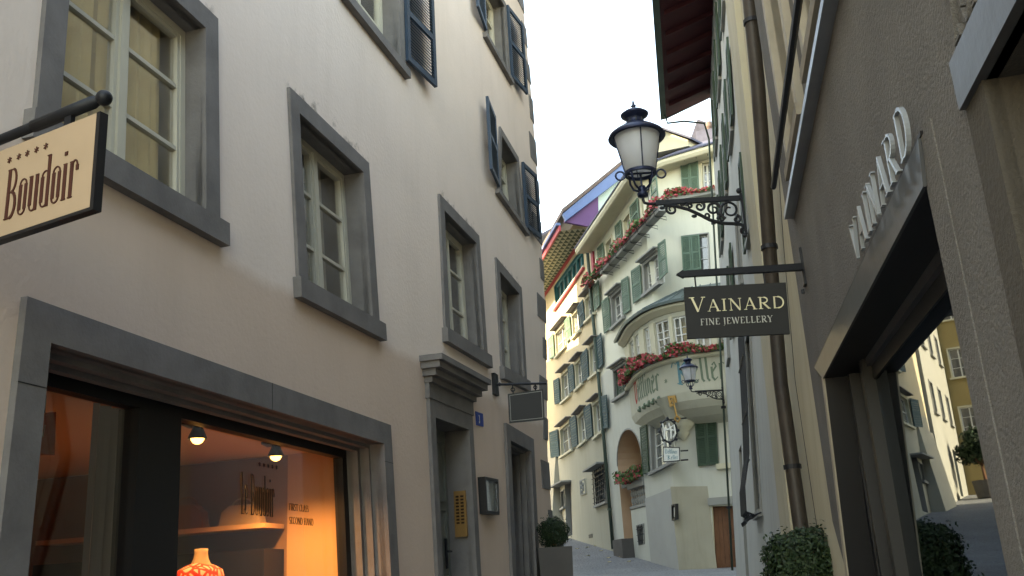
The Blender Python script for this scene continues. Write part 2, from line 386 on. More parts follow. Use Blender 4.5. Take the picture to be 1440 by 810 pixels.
# ---------------------------------------------------------------- stroke lettering
def arc(cx,cy,rx,ry,a0,a1,n=10): return [(cx+rx*math.cos(R(a0+(a1-a0)*i/n)),cy+ry*math.sin(R(a0+(a1-a0)*i/n))) for i in range(n+1)]
K_,T_=.13,.05
def serif(x,y,w=.13): return (T_,[(x-w,y),(x+w,y)])
G={
'V':(.74,[(K_,[(.10,1),(.38,.02)]),(T_,[(.66,1),(.38,.02)]),serif(.10,.98),serif(.66,.98,.1)]),
'A':(.74,[(T_,[(.08,0),(.36,1)]),(K_,[(.36,1),(.65,0)]),(T_,[(.18,.35),(.54,.35)]),serif(.08,.02,.09),serif(.66,.02)]),
'I':(.34,[(K_,[(.17,0),(.17,1)]),serif(.17,.02),serif(.17,.98)]),
'N':(.82,[(T_,[(.13,0),(.13,1)]),(K_,[(.13,1),(.68,0)]),(T_,[(.68,0),(.68,1)]),serif(.13,.02,.09),serif(.1,.98,.1),serif(.68,.98,.09)]),
'R':(.74,[(K_,[(.16,0),(.16,1)]),(T_,[(.16,.97),(.36,.97)]),(.10,arc(.36,.74,.22,.23,90,-90)),(T_,[(.36,.51),(.16,.51)]),(K_,[(.32,.5),(.66,.02)]),serif(.16,.02),serif(.1,.98,.08),serif(.68,.02,.08)]),
'D':(.82,[(K_,[(.16,0),(.16,1)]),(T_,[(.1,.97),(.36,.97)]),(.11,arc(.36,.5,.34,.47,90,-90,14)),(T_,[(.36,.03),(.1,.03)])]),
'F':(.6,[(K_,[(.16,0),(.16,1)]),(T_,[(.08,.97),(.54,.97)]),(T_,[(.54,.98),(.54,.8)]),(T_,[(.16,.52),(.42,.52)]),serif(.16,.02)]),
'E':(.64,[(K_,[(.16,0),(.16,1)]),(T_,[(.08,.97),(.54,.97)]),(T_,[(.54,.98),(.54,.8)]),(T_,[(.16,.52),(.42,.52)]),(T_,[(.08,.03),(.56,.03)]),(T_,[(.57,.02),(.57,.22)])]),
'J':(.36,[(K_,[(.2,1),(.2,.0)]),(T_,arc(.08,.0,.12,.2,0,-100)),serif(.2,.98)]),
'W':(1.05,[(K_,[(.08,1),(.3,.02)]),(T_,[(.3,.02),(.52,.95)]),(K_,[(.5,1),(.74,.02)]),(T_,[(.74,.02),(.98,1)]),serif(.08,.98,.1),serif(.98,.98,.08)]),
'L':(.62,[(K_,[(.16,0),(.16,1)]),serif(.16,.98),(T_,[(.08,.03),(.54,.03)]),(T_,[(.56,.02),(.56,.22)])]),
'Y':(.7,[(K_,[(.08,1),(.35,.5)]),(T_,[(.64,1),(.35,.5)]),(K_,[(.35,.5),(.35,0)]),serif(.08,.98,.1),serif(.64,.98,.08),serif(.35,.02)]),
'S':(.56,[(.09,arc(.28,.75,.18,.22,20,250,12)+arc(.28,.27,.19,.24,80,-150,12))]),
'T':(.68,[(K_,[(.34,0),(.34,1)]),(T_,[(.06,.97),(.62,.97)]),(T_,[(.06,.98),(.06,.8)]),(T_,[(.62,.98),(.62,.8)]),serif(.34,.02)]),
'C':(.7,[(.09,arc(.4,.5,.32,.47,50,310,16))]),
'O':(.8,[(.10,arc(.4,.5,.32,.46,0,360,22))]),
'H':(.84,[(K_,[(.16,0),(.16,1)]),(K_,[(.68,0),(.68,1)]),(T_,[(.16,.52),(.68,.52)]),serif(.16,.02),serif(.16,.98),serif(.68,.02),serif(.68,.98)]),
'U':(.8,[(K_,[(.16,1),(.16,.3)]),(.07,arc(.4,.28,.24,.26,180,360)),(T_,[(.64,.3),(.64,1)]),serif(.16,.98),serif(.64,.98,.08)]),
'Z':(.66,[(T_,[(.08,.97),(.58,.97)]),(K_,[(.56,.96),(.1,.04)]),(T_,[(.08,.03),(.6,.03)]),(T_,[(.08,.98),(.08,.8)]),(T_,[(.6,.02),(.6,.2)])]),
'3':(.6,[(.13,arc(.28,.74,.2,.2,150,-80,12)),(.13,arc(.28,.27,.22,.25,85,-150,12))]),
}
S_,s_=.15,.035   # tall condensed letters of the dress shop
DG={
'L':(.5,[(S_,[(.14,0),(.14,1)]),(s_,[(.04,.985),(.26,.985)]),(s_,[(.04,.015),(.44,.015)]),(s_,[(.44,0),(.44,.14)])]),
'B':(.62,[(S_,[(.14,0),(.14,1)]),(s_,[(.04,.985),(.3,.985)]),(.08,arc(.3,.76,.18,.225,90,-90)),(s_,[(.14,.53),(.3,.53)]),(.10,arc(.3,.27,.22,.255,90,-90)),(s_,[(.04,.015),(.3,.015)])]),
'o':(.5,[(S_,[(.12,.1),(.12,.6)]),(S_*.9,[(.38,.1),(.38,.6)]),(s_*1.4,arc(.25,.6,.15,.1,180,0)),(s_*1.4,arc(.25,.1,.15,.09,180,360))]),
'u':(.54,[(S_,[(.13,.12),(.13,.7)]),(S_,[(.41,0),(.41,.7)]),(s_*1.4,arc(.27,.12,.15,.11,180,360)),(s_,[(.04,.69),(.14,.69)]),(s_,[(.34,.69),(.42,.69)])]),
'd':(.54,[(S_,[(.13,.1),(.13,.6)]),(S_*.9,[(.41,0),(.41,1.0)]),(s_*1.4,arc(.27,.6,.15,.1,180,0)),(s_*1.4,arc(.27,.1,.15,.09,180,360)),(s_,[(.30,.99),(.42,.99)])]),
'i':(.3,[(S_,[(.14,0),(.14,.7)]),(s_,[(.05,.69),(.15,.69)]),(s_,[(.04,.015),(.24,.015)]),(.13,[(.14,.86),(.14,.93)])]),
'r':(.42,[(S_,[(.14,0),(.14,.7)]),(s_,[(.05,.69),(.15,.69)]),(s_,[(.04,.015),(.24,.015)]),(s_*1.5,arc(.28,.58,.12,.12,180,0)),(.11,[(.4,.5),(.4,.6)])]),
'e':(.48,[(S_,[(.12,.1),(.12,.6)]),(s_*1.4,arc(.25,.6,.15,.1,180,0)),(.1,[(.38,.6),(.38,.42)]),(s_,[(.12,.40),(.42,.40)]),(s_*1.4,arc(.25,.1,.15,.09,180,330))]),
}
b=.15
BG={ # broken blackletter strokes
'V':(1.05,[(b,[(.12,.95),(.26,.85),(.26,.2),(.5,0)]),(b*.8,[(.5,0),(.78,.2),(.78,.75),(.62,.98)]),(.07,[(.12,.95),(.3,1.05),(.5,.85)])]),
'K':(1.15,[(b*1.25,[(.32,.02),(.32,.95)]),(.07,[(-.25,.72),(-.1,.92),(.12,.82),(.4,.97),(.6,.9)]),(b,[(.38,.5),(.62,.72),(.85,.86)]),(b*1.1,[(.42,.52),(.7,.3),(.95,.02)]),(.08,[(.12,.08),(.5,.0)])]),
'e':(.5,[(b,[(.1,.52),(.1,.12),(.25,0)]),(b*.8,[(.14,.58),(.3,.68),(.4,.52),(.14,.34)]),(.06,[(.22,0),(.45,.12)])]),
'l':(.32,[(b,[(.12,1.02),(.14,.1),(.26,0)]),(.06,[(.04,.92),(.16,1.06)])]),
't':(.36,[(b,[(.14,.9),(.14,.1),(.28,0)]),(.08,[(0,.62),(.32,.66)])]),
'i':(.3,[(b,[(.12,.64),(.12,.1),(.24,0)]),(.07,[(.04,.56),(.16,.68)]),(.09,[(.1,.82),(.18,.9)])]),
'n':(.58,[(b,[(.12,.62),(.12,.06)]),(b,[(.4,.6),(.4,.1),(.52,0)]),(.08,[(.14,.5),(.28,.68),(.42,.58)]),(.08,[(.04,.58),(.16,.68)])]),
'r':(.42,[(b,[(.12,.62),(.12,.06)]),(.09,[(.14,.5),(.26,.66),(.4,.58)]),(.08,[(.04,.06),(.2,.0)])]),
}
def letter(mb,fn,strokes,x0,y0,h,w,d0,d1,sw=1.):
    """fn(a,b,d)->world; strokes in a unit box scaled w across and h up"""
    for li,(wd,pts) in enumerate(strokes):
        n=len(pts); L=[];Rr=[]
        P=[Vector((p[0]*w,p[1]*h)) for p in pts]; hw=sw*(wd*min(w,h)/2 if w<h*.9 else wd*h/2)
        for i in range(n):
            a=P[max(i-1,0)]; c=P[min(i+1,n-1)]; t=(c-a); t=t.normalized() if t.length>0 else Vector((1,0)); nn=Vector((-t.y,t.x))
            L.append(P[i]+nn*hw); Rr.append(P[i]-nn*hw)
        e=li*.0004
        for i in range(n-1):
            q=[L[i],L[i+1],Rr[i+1],Rr[i]]
            mb.hexa([fn(x0+v.x,y0+v.y,d0) for v in q]+[fn(x0+v.x,y0+v.y,d1+e) for v in q])
def text(fn,s,font,x0,y0,h,xs,d0,d1,m,root,name='lettering',small=None,track=0,each=None):
    """xs: width of a unit box relative to h"""
    mb=MB(); x=x0
    for ch in s:
        if ch==' ': x+=.35*h*xs; continue
        hh=h
        if small and ch!=s[0]: hh=h*small
        if each:
            mb=MB()
        letter(mb,fn,font[ch][1],x,y0,hh,hh*xs,d0,d1); x+=(font[ch][0]+track)*hh*xs
        if each: mb.build('letter',m,root)
    if not each: mb.build(name,m,root)
    return x-x0
def star(mb,fn,x,y,r,d0,d1):
    for k in range(3):
        a=math.pi*k/3+math.pi/6; dx,dy=math.cos(a)*r,math.sin(a)*r; nx,ny=-math.sin(a)*r*.16,math.cos(a)*r*.16
        q=[(x-dx-nx,y-dy-ny),(x+dx-nx,y+dy-ny),(x+dx+nx,y+dy+ny),(x-dx+nx,y-dy+ny)]
        mb.hexa([fn(u,v,d0) for u,v in q]+[fn(u,v,d1+k*.0003) for u,v in q])
def foliage(mb,c,rad,n,size,rng,shell=.55,lump=0.12,sc_=(1,1,1)):
    c=Vector(c)
    ph=[rng.uniform(0,6.28) for _ in range(6)]
    for _ in range(n):
        v=Vector((rng.gauss(0,1),rng.gauss(0,1),rng.gauss(0,1))).normalized()
        k=1+lump*(math.sin(5*v.x+ph[0])*math.sin(4*v.y+ph[1])+math.sin(6*v.z+ph[2])*.7+.5*math.sin(11*v.x+9*v.z+ph[3]))
        r=rad*k*(shell+(1-shell)*rng.random()**.5); p=c+Vector((v.x*r*sc_[0],v.y*r*sc_[1],v.z*r*sc_[2]))
        nrm=(v+Vector((rng.gauss(0,.5),rng.gauss(0,.5),rng.gauss(0,.5)))).normalized(); t=nrm.orthogonal().normalized(); t=(t*math.cos(a:=rng.uniform(0,6.28))+nrm.cross(t)*math.sin(a)); u=nrm.cross(t)
        s=size*rng.uniform(.6,1.3); mb.add([p-t*s,p+u*s*.5,p+t*s,p-u*s*.5],[(0,1,2,3)])

# ================================================================ GROUND
g=MB(); ys=[-200,-60,-20,-10,-5]+[i*1.0 for i in range(-4,85)]+[100,150,250,400]; xs_=[-300,-60,-30,-15]+[i for i in range(-10,16,2)]+[30,60,300]
for y in ys:
    for x in xs_: g.v.append(Vector((x,y,gz(x,y))))
nx=len(xs_)
for j in range(len(ys)-1):
    for i in range(nx-1): a=j*nx+i; g.f.append((a,a+1,a+1+nx,a+nx))
go=g.build('ground','asphalt',None,norm=False); tag(go,None,None,None,'structure')

# ================================================================ LEFT BUILDING
kL=.85
FL=Fac([(-3.536,0),(-3.536+.265*40,40)],1)
def rz(s,z): return (s*kL,EYE+(z-EYE)*kL)
LB=thing('beige_shop_building','beige plastered corner house with grey window surrounds above the lit dress shop','building',FL.P(8,.6,0))
holes=[]
def casement(F,Q,root,t,dep,rows,cols,sur='surround',room='room',sashm='sash',cur=None,sill=.16,sillout=.07,name='window',proud=.03,mull=.07,pane='pane',roomd=1.2):
    """stone surround with sill, deep reveal, two-leaf sash with glazing bars, pane and the room behind"""
    mb=MB(); Q.ring(mb,t,-.05,proud,tb=.0,tt=t)
    I=Q.inner(t,t,0,t); holes.append([tuple(q) for q in (F_ for F_ in I.c)])
    reveal(I,mb,dep,True)
    W=mb.build(name,sur,root)
    if sill:
        m2=MB(); Q.box(m2,-.05,Q.w+.05,-sill,0.0,-.05,sillout); m2.build('sill',sur,W)
    m3=MB(); fr=.055; D=Quad(F,I.c,I.d-dep)
    D.ring(m3,fr,-.05,.03)
    lw=D.w/cols
    for c in range(1,cols): D.box(m3,c*lw-mull/2,c*lw+mull/2,fr,D.h-fr,-.04,.045)
    for c in range(cols):
        a0=c*lw+(mull/2 if c else fr); a1=(c+1)*lw-(mull/2 if c<cols-1 else fr)
        for r in range(1,rows): bb=D.h*r/rows; D.box(m3,a0,a1,bb-.014,bb+.014,-.02,.02)
        for aa in (a0,a1-.03): D.box(m3,aa,aa+.03,fr,D.h-fr,-.03,.025)
        for bb in (fr,D.h-fr-.03): D.box(m3,a0+.03,a1-.03,bb,bb+.03,-.03,.024)
    m3.build('sash',sashm,W)
    m4=MB(); D.box(m4,fr*.6,D.w-fr*.6,fr*.6,D.h-fr*.6,-.008,-.002); m4.build('pane',pane,W)
    m5=MB(); roombox(D,m5,D.d-.05,roomd); m5.build('room',room,W,norm=False)
    if cur:
        for (u0,u1,cm) in cur:
            mc=MB(); n=14
            for k in range(n):
                a=D.w*(u0+(u1-u0)*k/n); a2=D.w*(u0+(u1-u0)*(k+1)/n); e=.03*math.sin(k*1.9); e2=.03*math.sin((k+1)*1.9)
                mc.add([D.P(a,0,-.075+e),D.P(a2,0,-.075+e2),D.P(a2,D.h,-.075+e2),D.P(a,D.h,-.075+e)],[(0,1,2,3)])
            mc.build('curtain',cm,W,norm=False)
    return W,I,D
w1=Quad(FL,[rz(5.30,6.20),rz(7.16,6.17),rz(7.29,4.42),rz(5.31,4.42)])
casement(FL,w1,LB,.16,.16,3,2,cur=[(0,.36,'curtain'),(.42,.5,'curtain'),(.52,.86,'curtain')])
w2=Quad(FL,FL.q((403,123),(515,230),(530,455),(416,392)))
casement(FL,w2,LB,.15,.2,3,2,cur=[(.04,.30,'curtainw'),(.52,.72,'curtainw')],room='greyroom')
w3=Quad(FL,FL.q((615,273),(671,332),(683,500),(623.5,462)))
casement(FL,w3,LB,.15,.2,3,2,room='greyroom',cur=[(.04,.2,'curtainw'),(.5,.66,'curtainw')])
w4=Quad(FL,FL.q((695,362),(731,405),(738.5,536),(703.5,516)))
casement(FL,w4,LB,.15,.2,3,2,room='darkroom',cur=[(.1,.3,'curtainw')])
# upper windows with open louvred shutters
def open_shutter(F,hs,z0,z1,wd,ang,sgn,m,root):
    """a leaf hinged at s=hs swinging out by ang from the wall; sgn=+1 opens towards larger s"""
    n=F.N(hs); t=(F.P(hs+1,0)-F.P(hs,0)).normalized(); dr=(t*sgn*math.cos(R(ang))+n*math.sin(R(ang)))
    base=F.P(hs,0,.04); A=(base.x,base.y); Bp=base+dr*wd
    f2=Fac([(A[0],A[1]),(Bp.x,Bp.y)],1)
    q=Quad(f2,[(0,z1),(wd,z1),(wd,z0),(0,z0)],-.02)
    return shutter(q,m,root,slats=26,t=.04,d=0)
wA=Quad(FL,[rz(9.55,9.62),rz(11.40,9.62),rz(11.42,7.98),rz(9.55,7.98)])
WA,_,_=casement(FL,wA,LB,.14,.2,3,2,room='darkroom',sill=.10)
open_shutter(FL,11.45*kL,rz(0,8.12)[1],rz(0,9.6)[1],.70,7,1,'shutblue',WA)
open_shutter(FL,9.45*kL,rz(0,8.12)[1],rz(0,9.6)[1],.70,7,-1,'shutblue',WA)
wB=Quad(FL,FL.q((701,178),(727,222),(737,324),(698,268)))
WB,_,_=casement(FL,wB,LB,.12,.2,3,2,room='darkroom',sill=.08)
sB,zB=wB.c[3]; sBr,zBr=wB.c[2]
open_shutter(FL,sB+.0,zB+.05,wB.c[0][1],.66,7,-1,'shutblue',WB)
open_shutter(FL,sBr+.02,zBr+.05,wB.c[1][1],.62,7,1,'shutblue',WB)
c1=FL.at(680,48);c2=FL.at(716,112)
wC=Quad(FL,[(c1[0],c1[1]+1.45),(c2[0],c2[1]+1.40),(c2[0],c2[1]),(c1[0],c1[1])])
WC,_,_=casement(FL,wC,LB,.12,.2,3,2,room='darkroom',sill=.08)
open_shutter(FL,wC.c[3][0],wC.c[3][1]+.05,wC.c[0][1],.66,7,-1,'shutblue',WC)
open_shutter(FL,wC.c[2][0]+.02,wC.c[2][1]+.05,wC.c[1][1],.68,7,1,'shutblue',WC)
# shop window
SQ=Quad(FL,[rz(5.36,3.29),rz(10.65,3.26),rz(10.87,.9),rz(5.30,.9)])
mb=MB(); tS=.19; SQ.ring(mb,tS,-.05,.04,tb=.0)
SI=SQ.inner(tS,tS,0,tS); holes.append(SI.corners()); reveal(SI,mb,.36)
# stepped inner moulding
SI.ring(mb,.03,-.16,-.10,tb=.0); SI.ring(mb,.05,-.26,-.20,tb=0.)
SW=mb.build('shop_window','surround',LB)
for (a0,a1,b0,b1) in ((0,tS,SQ.h-.42,SQ.h-.415),(SQ.w-tS,SQ.w,SQ.h-.35,SQ.h-.345),(SQ.w*.52,SQ.w*.521,SQ.h-tS,SQ.h)):
    mb=MB(); SQ.box(mb,a0,a1,b0,b1,.03,.0415); mb.build('stone_joint','black',SW)
SD=Quad(FL,SI.c,-.36)
mb=MB(); SD.box(mb,0,SD.w,SD.h-.10,SD.h,-.06,.03); SD.box(mb,0,.05,0,SD.h-.10,-.06,.03); SD.box(mb,SD.w-.09,SD.w,0,SD.h-.10,-.06,.03)
mL=FL.at(177,720,-.36)[0]-SD.c[3].x; mR=FL.at(240,720,-.36)[0]-SD.c[3].x
SD.box(mb,mL,mR,0,SD.h-.10,-.10,.05); SD.box(mb,0.05,mL,0,.25,-.06,.03); SD.box(mb,mR,SD.w-.09,0,.10,-.06,.03)
mb.build('shop_frame','black',SW)
mb=MB(); SD.box(mb,.05,mL,.25,SD.h-.1,-.012,-.004); mb.build('pane','shopglass',SW)
mb=MB(); SD.box(mb,mR,SD.w-.09,.1,SD.h-.1,-.012,-.004); mb.build('pane','shopglass',SW)
# room behind the shop window
rm=MB(); s0,s1=SD.c[3].x-.3,SD.c[2].x-.05; zt=SD.c[0].y-.02; zb=.75
def shp(s,z,d): return FL.P(s,z,d)
mb=MB(); mb.add([shp(s0,zt,-.45),shp(s1,zt,-.45),shp(s1,zt,-4.5),shp(s0,zt,-4.5)],[(0,1,2,3)]); mb.build('shop_ceiling','shopceil',SW,norm=False)
mb=MB(); mb.hexa([shp(s1,zb,-.45),shp(s1+.05,zb,-.45),shp(s1+.05,zb,-.97),shp(s1,zb,-.97),shp(s1,zt,-.45),shp(s1+.05,zt,-.45),shp(s1+.05,zt,-.97),shp(s1,zt,-.97)]); mb.build('display_partition','shopwall',SW)
mb=MB(); mb.add([shp(s1+.02,zb,-.97),shp(s1+.02,zt,-.97),shp(s1+.02,zt,-4.5),shp(s1+.02,zb,-4.5)],[(0,1,2,3)])
mb.add([shp(s0,zb,-4.5),shp(s1+.02,zb,-4.5),shp(s1+.02,zt,-4.5),shp(s0,zt,-4.5)],[(0,1,2,3)])
mb.add([shp(s0,zb,-.45),shp(s0,zt,-.45),shp(s0,zt,-4.5),shp(s0,zb,-4.5)],[(0,1,2,3)])
mb.add([shp(s0,zb,-.45),shp(s1+.02,zb,-.45),shp(s1+.02,zb,-4.5),shp(s0,zb,-4.5)],[(0,1,2,3)]); mb.build('shop_room','shopdark',SW,norm=False)
mb=MB(); mb.hexa([shp(s1-.35,1.3,-1.0),shp(s1,1.3,-1.0),shp(s1,1.3,-3.4),shp(s1-.35,1.3,-3.4),shp(s1-.35,1.98,-1.0),shp(s1,1.98,-1.0),shp(s1,1.98,-3.4),shp(s1-.35,1.98,-3.4)]); mb.build('display_cabinet','blackink',SW)
# lettering on the shop glass
GP=lambda a,b_,d: SD.P(a,b_,d)
lx,lz=FL.at(338,722,-.36); lx-=SD.c[3].x; la=lx; lh=.30
lzz=lz-SD.c[3].y
text(GP,'Le Boudoir',DG,lx,lzz,lh,.34,-.003,-.0005,'blackink',SW,'glass_lettering')
for k in range(5):
    mb=MB(); star(mb,GP,lx+.27+k*.065,lzz+lh+.08,.016,-.003,-.0005); mb.build('glass_star','blackink',SW)
fx,fz=FL.at(405,716,-.36); text(GP,'FIRST CLASS',G,fx-SD.c[3].x+.02,fz-SD.c[3].y,.055,.95,-.003,-.0005,'blackink',SW,'glass_lettering')
text(GP,'SECOND HAND',G,fx-SD.c[3].x+.02,fz-SD.c[3].y-.105,.055,.95,-.003,-.0005,'blackink',SW,'glass_lettering')
# doorway with cornice
DQ=Quad(FL,FL.q((599,560),(660,585),(674,830),(614,830)))
DQ=Quad(FL,[DQ.c[0],DQ.c[1],(DQ.c[2].x,.85),(DQ.c[3].x,.85)])
mb=MB(); DQ.ring(mb,.15,-.05,.04,tb=0,tt=.18); DI=DQ.inner(.15,.15,0,.18); holes.append(DI.corners()); reveal(DI,mb,.26)
DW=mb.build('doorway','surround',LB)
mb=MB(); h0=DQ.h
DQ.box(mb,-.02,DQ.w+.02,h0,h0+.16,-.02,.05)
for i,(x,y0,y1,d) in enumerate(((.03,.16,.22,.09),(.07,.22,.29,.15),(.11,.29,.36,.21),(.14,.36,.42,.25))): DQ.box(mb,-x,DQ.w+x,h0+y0,h0+y1,-.02,d)
mb.build('cornice','surround',DW)
DD=Quad(FL,DI.c,-.26); mb=MB(); DD.box(mb,0,DD.w,0,DD.h,-.06,0)
for (b0,b1) in ((.15,.72),(.80,1.55),(1.62,DD.h-.12)):
    for (a0,a1) in ((.10,DD.w/2-.05),(DD.w/2+.05,DD.w-.10)):
        q=[(a0,b0,a1,b1)]
        DD.box(mb,a0,a1,b0,b0+.03,0,.02); DD.box(mb,a0,a1,b1-.03,b1,0,.02); DD.box(mb,a0,a0+.03,b0+.03,b1-.03,0,.02); DD.box(mb,a1-.03,a1,b0+.03,b1-.03,0,.02)
dr=mb.build('door','doorgreen',DW)
# second doorway
D2=Quad(FL,FL.q((708,595),(747,618),(756,830),(717,830)))
D2=Quad(FL,[D2.c[0],D2.c[1],(D2.c[2].x,1.),(D2.c[3].x,1.)])
mb=MB(); D2.ring(mb,.18,-.05,.04,tb=0,tt=.2); E2=D2.inner(.18,.18,0,.2); holes.append(E2.corners()); reveal(E2,mb,.3)
E2.ring(mb,.03,-.10,-.05,tb=0); E2.ring(mb,.05,-.18,-.13,tb=0)
DW2=mb.build('doorway','surround',LB); DW2['label']='plain stepped stone doorway with an unlit glass door'
E3=Quad(FL,E2.c,-.3); mb=MB(); E3.ring(mb,.07,-.05,0); mb.build('door_frame','black',DW2)
mb=MB(); E3.box(mb,.07,E3.w-.07,.07,E3.h-.07,-.03,-.02); mb.build('pane','pane',DW2); mb=MB(); roombox(E3,mb,-.36,.8); mb.build('room','darkroom',DW2,norm=False)
# wall outline following the old leaning corner
top=14.0
edge=FL.q((770,640),(769,560),(767,436),(762,350),(757,263),(748,140),(735,0))
tpx=edge[-1]; outer=[(-4,-.6),(edge[0][0]+.05,.6)]+edge+[(tpx[0]-.15,top),(-4,top)]
wall(FL,outer,holes,'leftwall',LB,depth=7); holes=[]
# quoins
mb=MB()
qs=[((755,402),16),((753,366),12),((760,448),11),((761,490),12),((762,600),10),((738,165),12),((741,205),14),((736,128),10),((733,70),9),((750,240),14),((729,20),8)]
def edge_s(z):
    for i in range(len(edge)-1):
        if edge[i][1]<=z<=edge[i+1][1]:
            t=(z-edge[i][1])/(edge[i+1][1]-edge[i][1]); return edge[i][0]+t*(edge[i+1][0]-edge[i][0])
    return edge[-1][0] if z>edge[-1][1] else edge[0][0]
z=1.4;k=0
while z<14.5:
    hq=random.uniform(.34,.48); wq=(.26 if k%2 else .50)*random.uniform(.85,1.15)
    e0,e1=edge_s(z),edge_s(z+hq)
    mb=MB(); mb.hexa([FL.P(e0-wq,z,-.02),FL.P(e0+.02,z,-.02),FL.P(e0+.02,z,.012),FL.P(e0-wq,z,.012),FL.P(e1-wq,z+hq,-.02),FL.P(e1+.02,z+hq,-.02),FL.P(e1+.02,z+hq,.012),FL.P(e1-wq,z+hq,.012)])
    mb.build('quoin_stone','surround',LB); z+=hq+(.34 if k%2==0 else .30); k+=1
# soot above the window heads
def sootmat():
    m=bpy.data.materials.new('soot stain'); m.use_nodes=True; t=m.node_tree; b_=t.nodes['Principled BSDF']; b_.inputs['Base Color'].default_value=(.10,.08,.06,1); b_.inputs['Roughness'].default_value=1
    uv=t.nodes.new('ShaderNodeUVMap'); sx=t.nodes.new('ShaderNodeSeparateXYZ'); t.links.new(uv.outputs[0],sx.inputs[0])
    g_=t.nodes.new('ShaderNodeNewGeometry'); n=t.nodes.new('ShaderNodeTexNoise'); n.inputs['Scale'].default_value=7; n.inputs['Detail'].default_value=9; n.inputs['Roughness'].default_value=.7; t.links.new(g_.outputs['Position'],n.inputs['Vector'])
    mr=t.nodes.new('ShaderNodeMapRange'); mr.inputs[1].default_value=.0; mr.inputs[2].default_value=.9; mr.inputs[3].default_value=.55; mr.inputs[4].default_value=-.35; t.links.new(sx.outputs[1],mr.inputs[0])
    ad=t.nodes.new('ShaderNodeMath'); ad.operation='ADD'; t.links.new(mr.outputs[0],ad.inputs[0])
    nn=t.nodes.new('ShaderNodeMapRange'); nn.inputs[1].default_value=.42; nn.inputs[2].default_value=.75; nn.inputs[3].default_value=-.5; nn.inputs[4].default_value=.6; t.links.new(n.outputs['Fac'],nn.inputs[0]); t.links.new(nn.outputs[0],ad.inputs[1])
    cl=t.nodes.new('ShaderNodeMath'); cl.operation='MULTIPLY'; cl.use_clamp=True; t.links.new(ad.outputs[0],cl.inputs[0]); cl.inputs[1].default_value=.9
    # fade at ends
    e=t.nodes.new('ShaderNodeMath'); e.operation='PINGPONG'; e.inputs[1].default_value=.5; t.links.new(sx.outputs[0],e.inputs[0])
    em=t.nodes.new('ShaderNodeMapRange'); em.inputs[2].default_value=.12; t.links.new(e.outputs[0],em.inputs[0]); ml=t.nodes.new('ShaderNodeMath'); ml.operation='MULTIPLY'; t.links.new(cl.outputs[0],ml.inputs[0]); t.links.new(em.outputs[0],ml.inputs[1])
    t.links.new(ml.outputs[0],b_.inputs['Alpha']); return m
M['soot']=sootmat()
def soot(F,Q,hgt=.22):
    mb=MB(); mb.add([Q.P(-.08,Q.h,.004),Q.P(Q.w+.10,Q.h,.004),Q.P(Q.w+.10,Q.h+hgt,.004),Q.P(-.08,Q.h+hgt,.004)],[(0,1,2,3)])
    o=mb.build('soot_stain','soot',LB,norm=False); uv=o.data.uv_layers.new(name='UVMap')
    for i,c in enumerate(((0,0),(1,0),(1,1),(0,1))): uv.data[i].uv=c
for q_ in (w1,w2,w3,w4): soot(FL,q_)
# door furniture, plates
mb=MB(); 
hx=DD.w*.80; mb.tube([DD.P(hx,1.0-.1,.03),DD.P(hx,1.32-.1,.03)],.016); mb.tube([DD.P(hx,1.18-.1,.03),DD.P(hx,1.18-.1,.09),DD.P(hx-.12,1.18-.1,.09)],.011); mb.build('handle','iron',dr)
def plate(F,px,d,th,m,name,label,cat,border=None):
    Q=Quad(F,F.q(*px,d=d),d); r=thing(name,label,cat,Q.P(Q.w/2,0,0)); mb=MB(); Q.box(mb,0,Q.w,0,Q.h,-.002,th); mb.build('plate',m,r); return r,Q
NP,NQ=plate(FL,((668,578.5),(678,582),(679,600),(669.5,598)),0,.012,'bluesign','house_number_plate','small blue enamel house number plate right of the corniced door','house number')
text(lambda a,b_,d:NQ.P(a,b_,d),'3',G,NQ.w*.30,NQ.h*.2,NQ.h*.6,.8,.012,.015,'white',NP,'numeral')
# bell panel on the right jamb reveal of the doorway
bs=DI.c[1].x; 
FJ=Fac([tuple(FL.P(bs-.004,0,-.42).xy),tuple(FL.P(bs-.004,0,0).xy)],1)
bz=[FL.at(645,690)[1],FL.at(650,757)[1]]
sj=DI.c[2].x+(DI.c[1].x-DI.c[2].x)*((bz[0]-DI.c[2].y)/(DI.c[1].y-DI.c[2].y))-.012
FJ=Fac([tuple(FL.P(sj,0,-.26).xy),tuple(FL.P(sj,0,0).xy)],1)
BQ=Quad(FJ,[(.08,bz[0]+.03),(.22,bz[0]+.03),(.22,bz[1]+.03),(.08,bz[1]+.03)])
BP=thing('bell_panel','tall brass doorbell panel with two columns of dark buttons on the corniced door jamb','doorbell',BQ.P(.1,0,0))
mb=MB(); BQ.box(mb,0,BQ.w,0,BQ.h,-.03,.012); mb.build('plate','brass',BP)
for i in range(9):
    for j in range(2):
        mb=MB(); a=BQ.w*(.3+.4*j); bb=BQ.h*(.30+.072*i); BQ.box(mb,a-.018,a+.018,bb-.010,bb+.010,.012,.02); mb.build('button','brassd',BP)
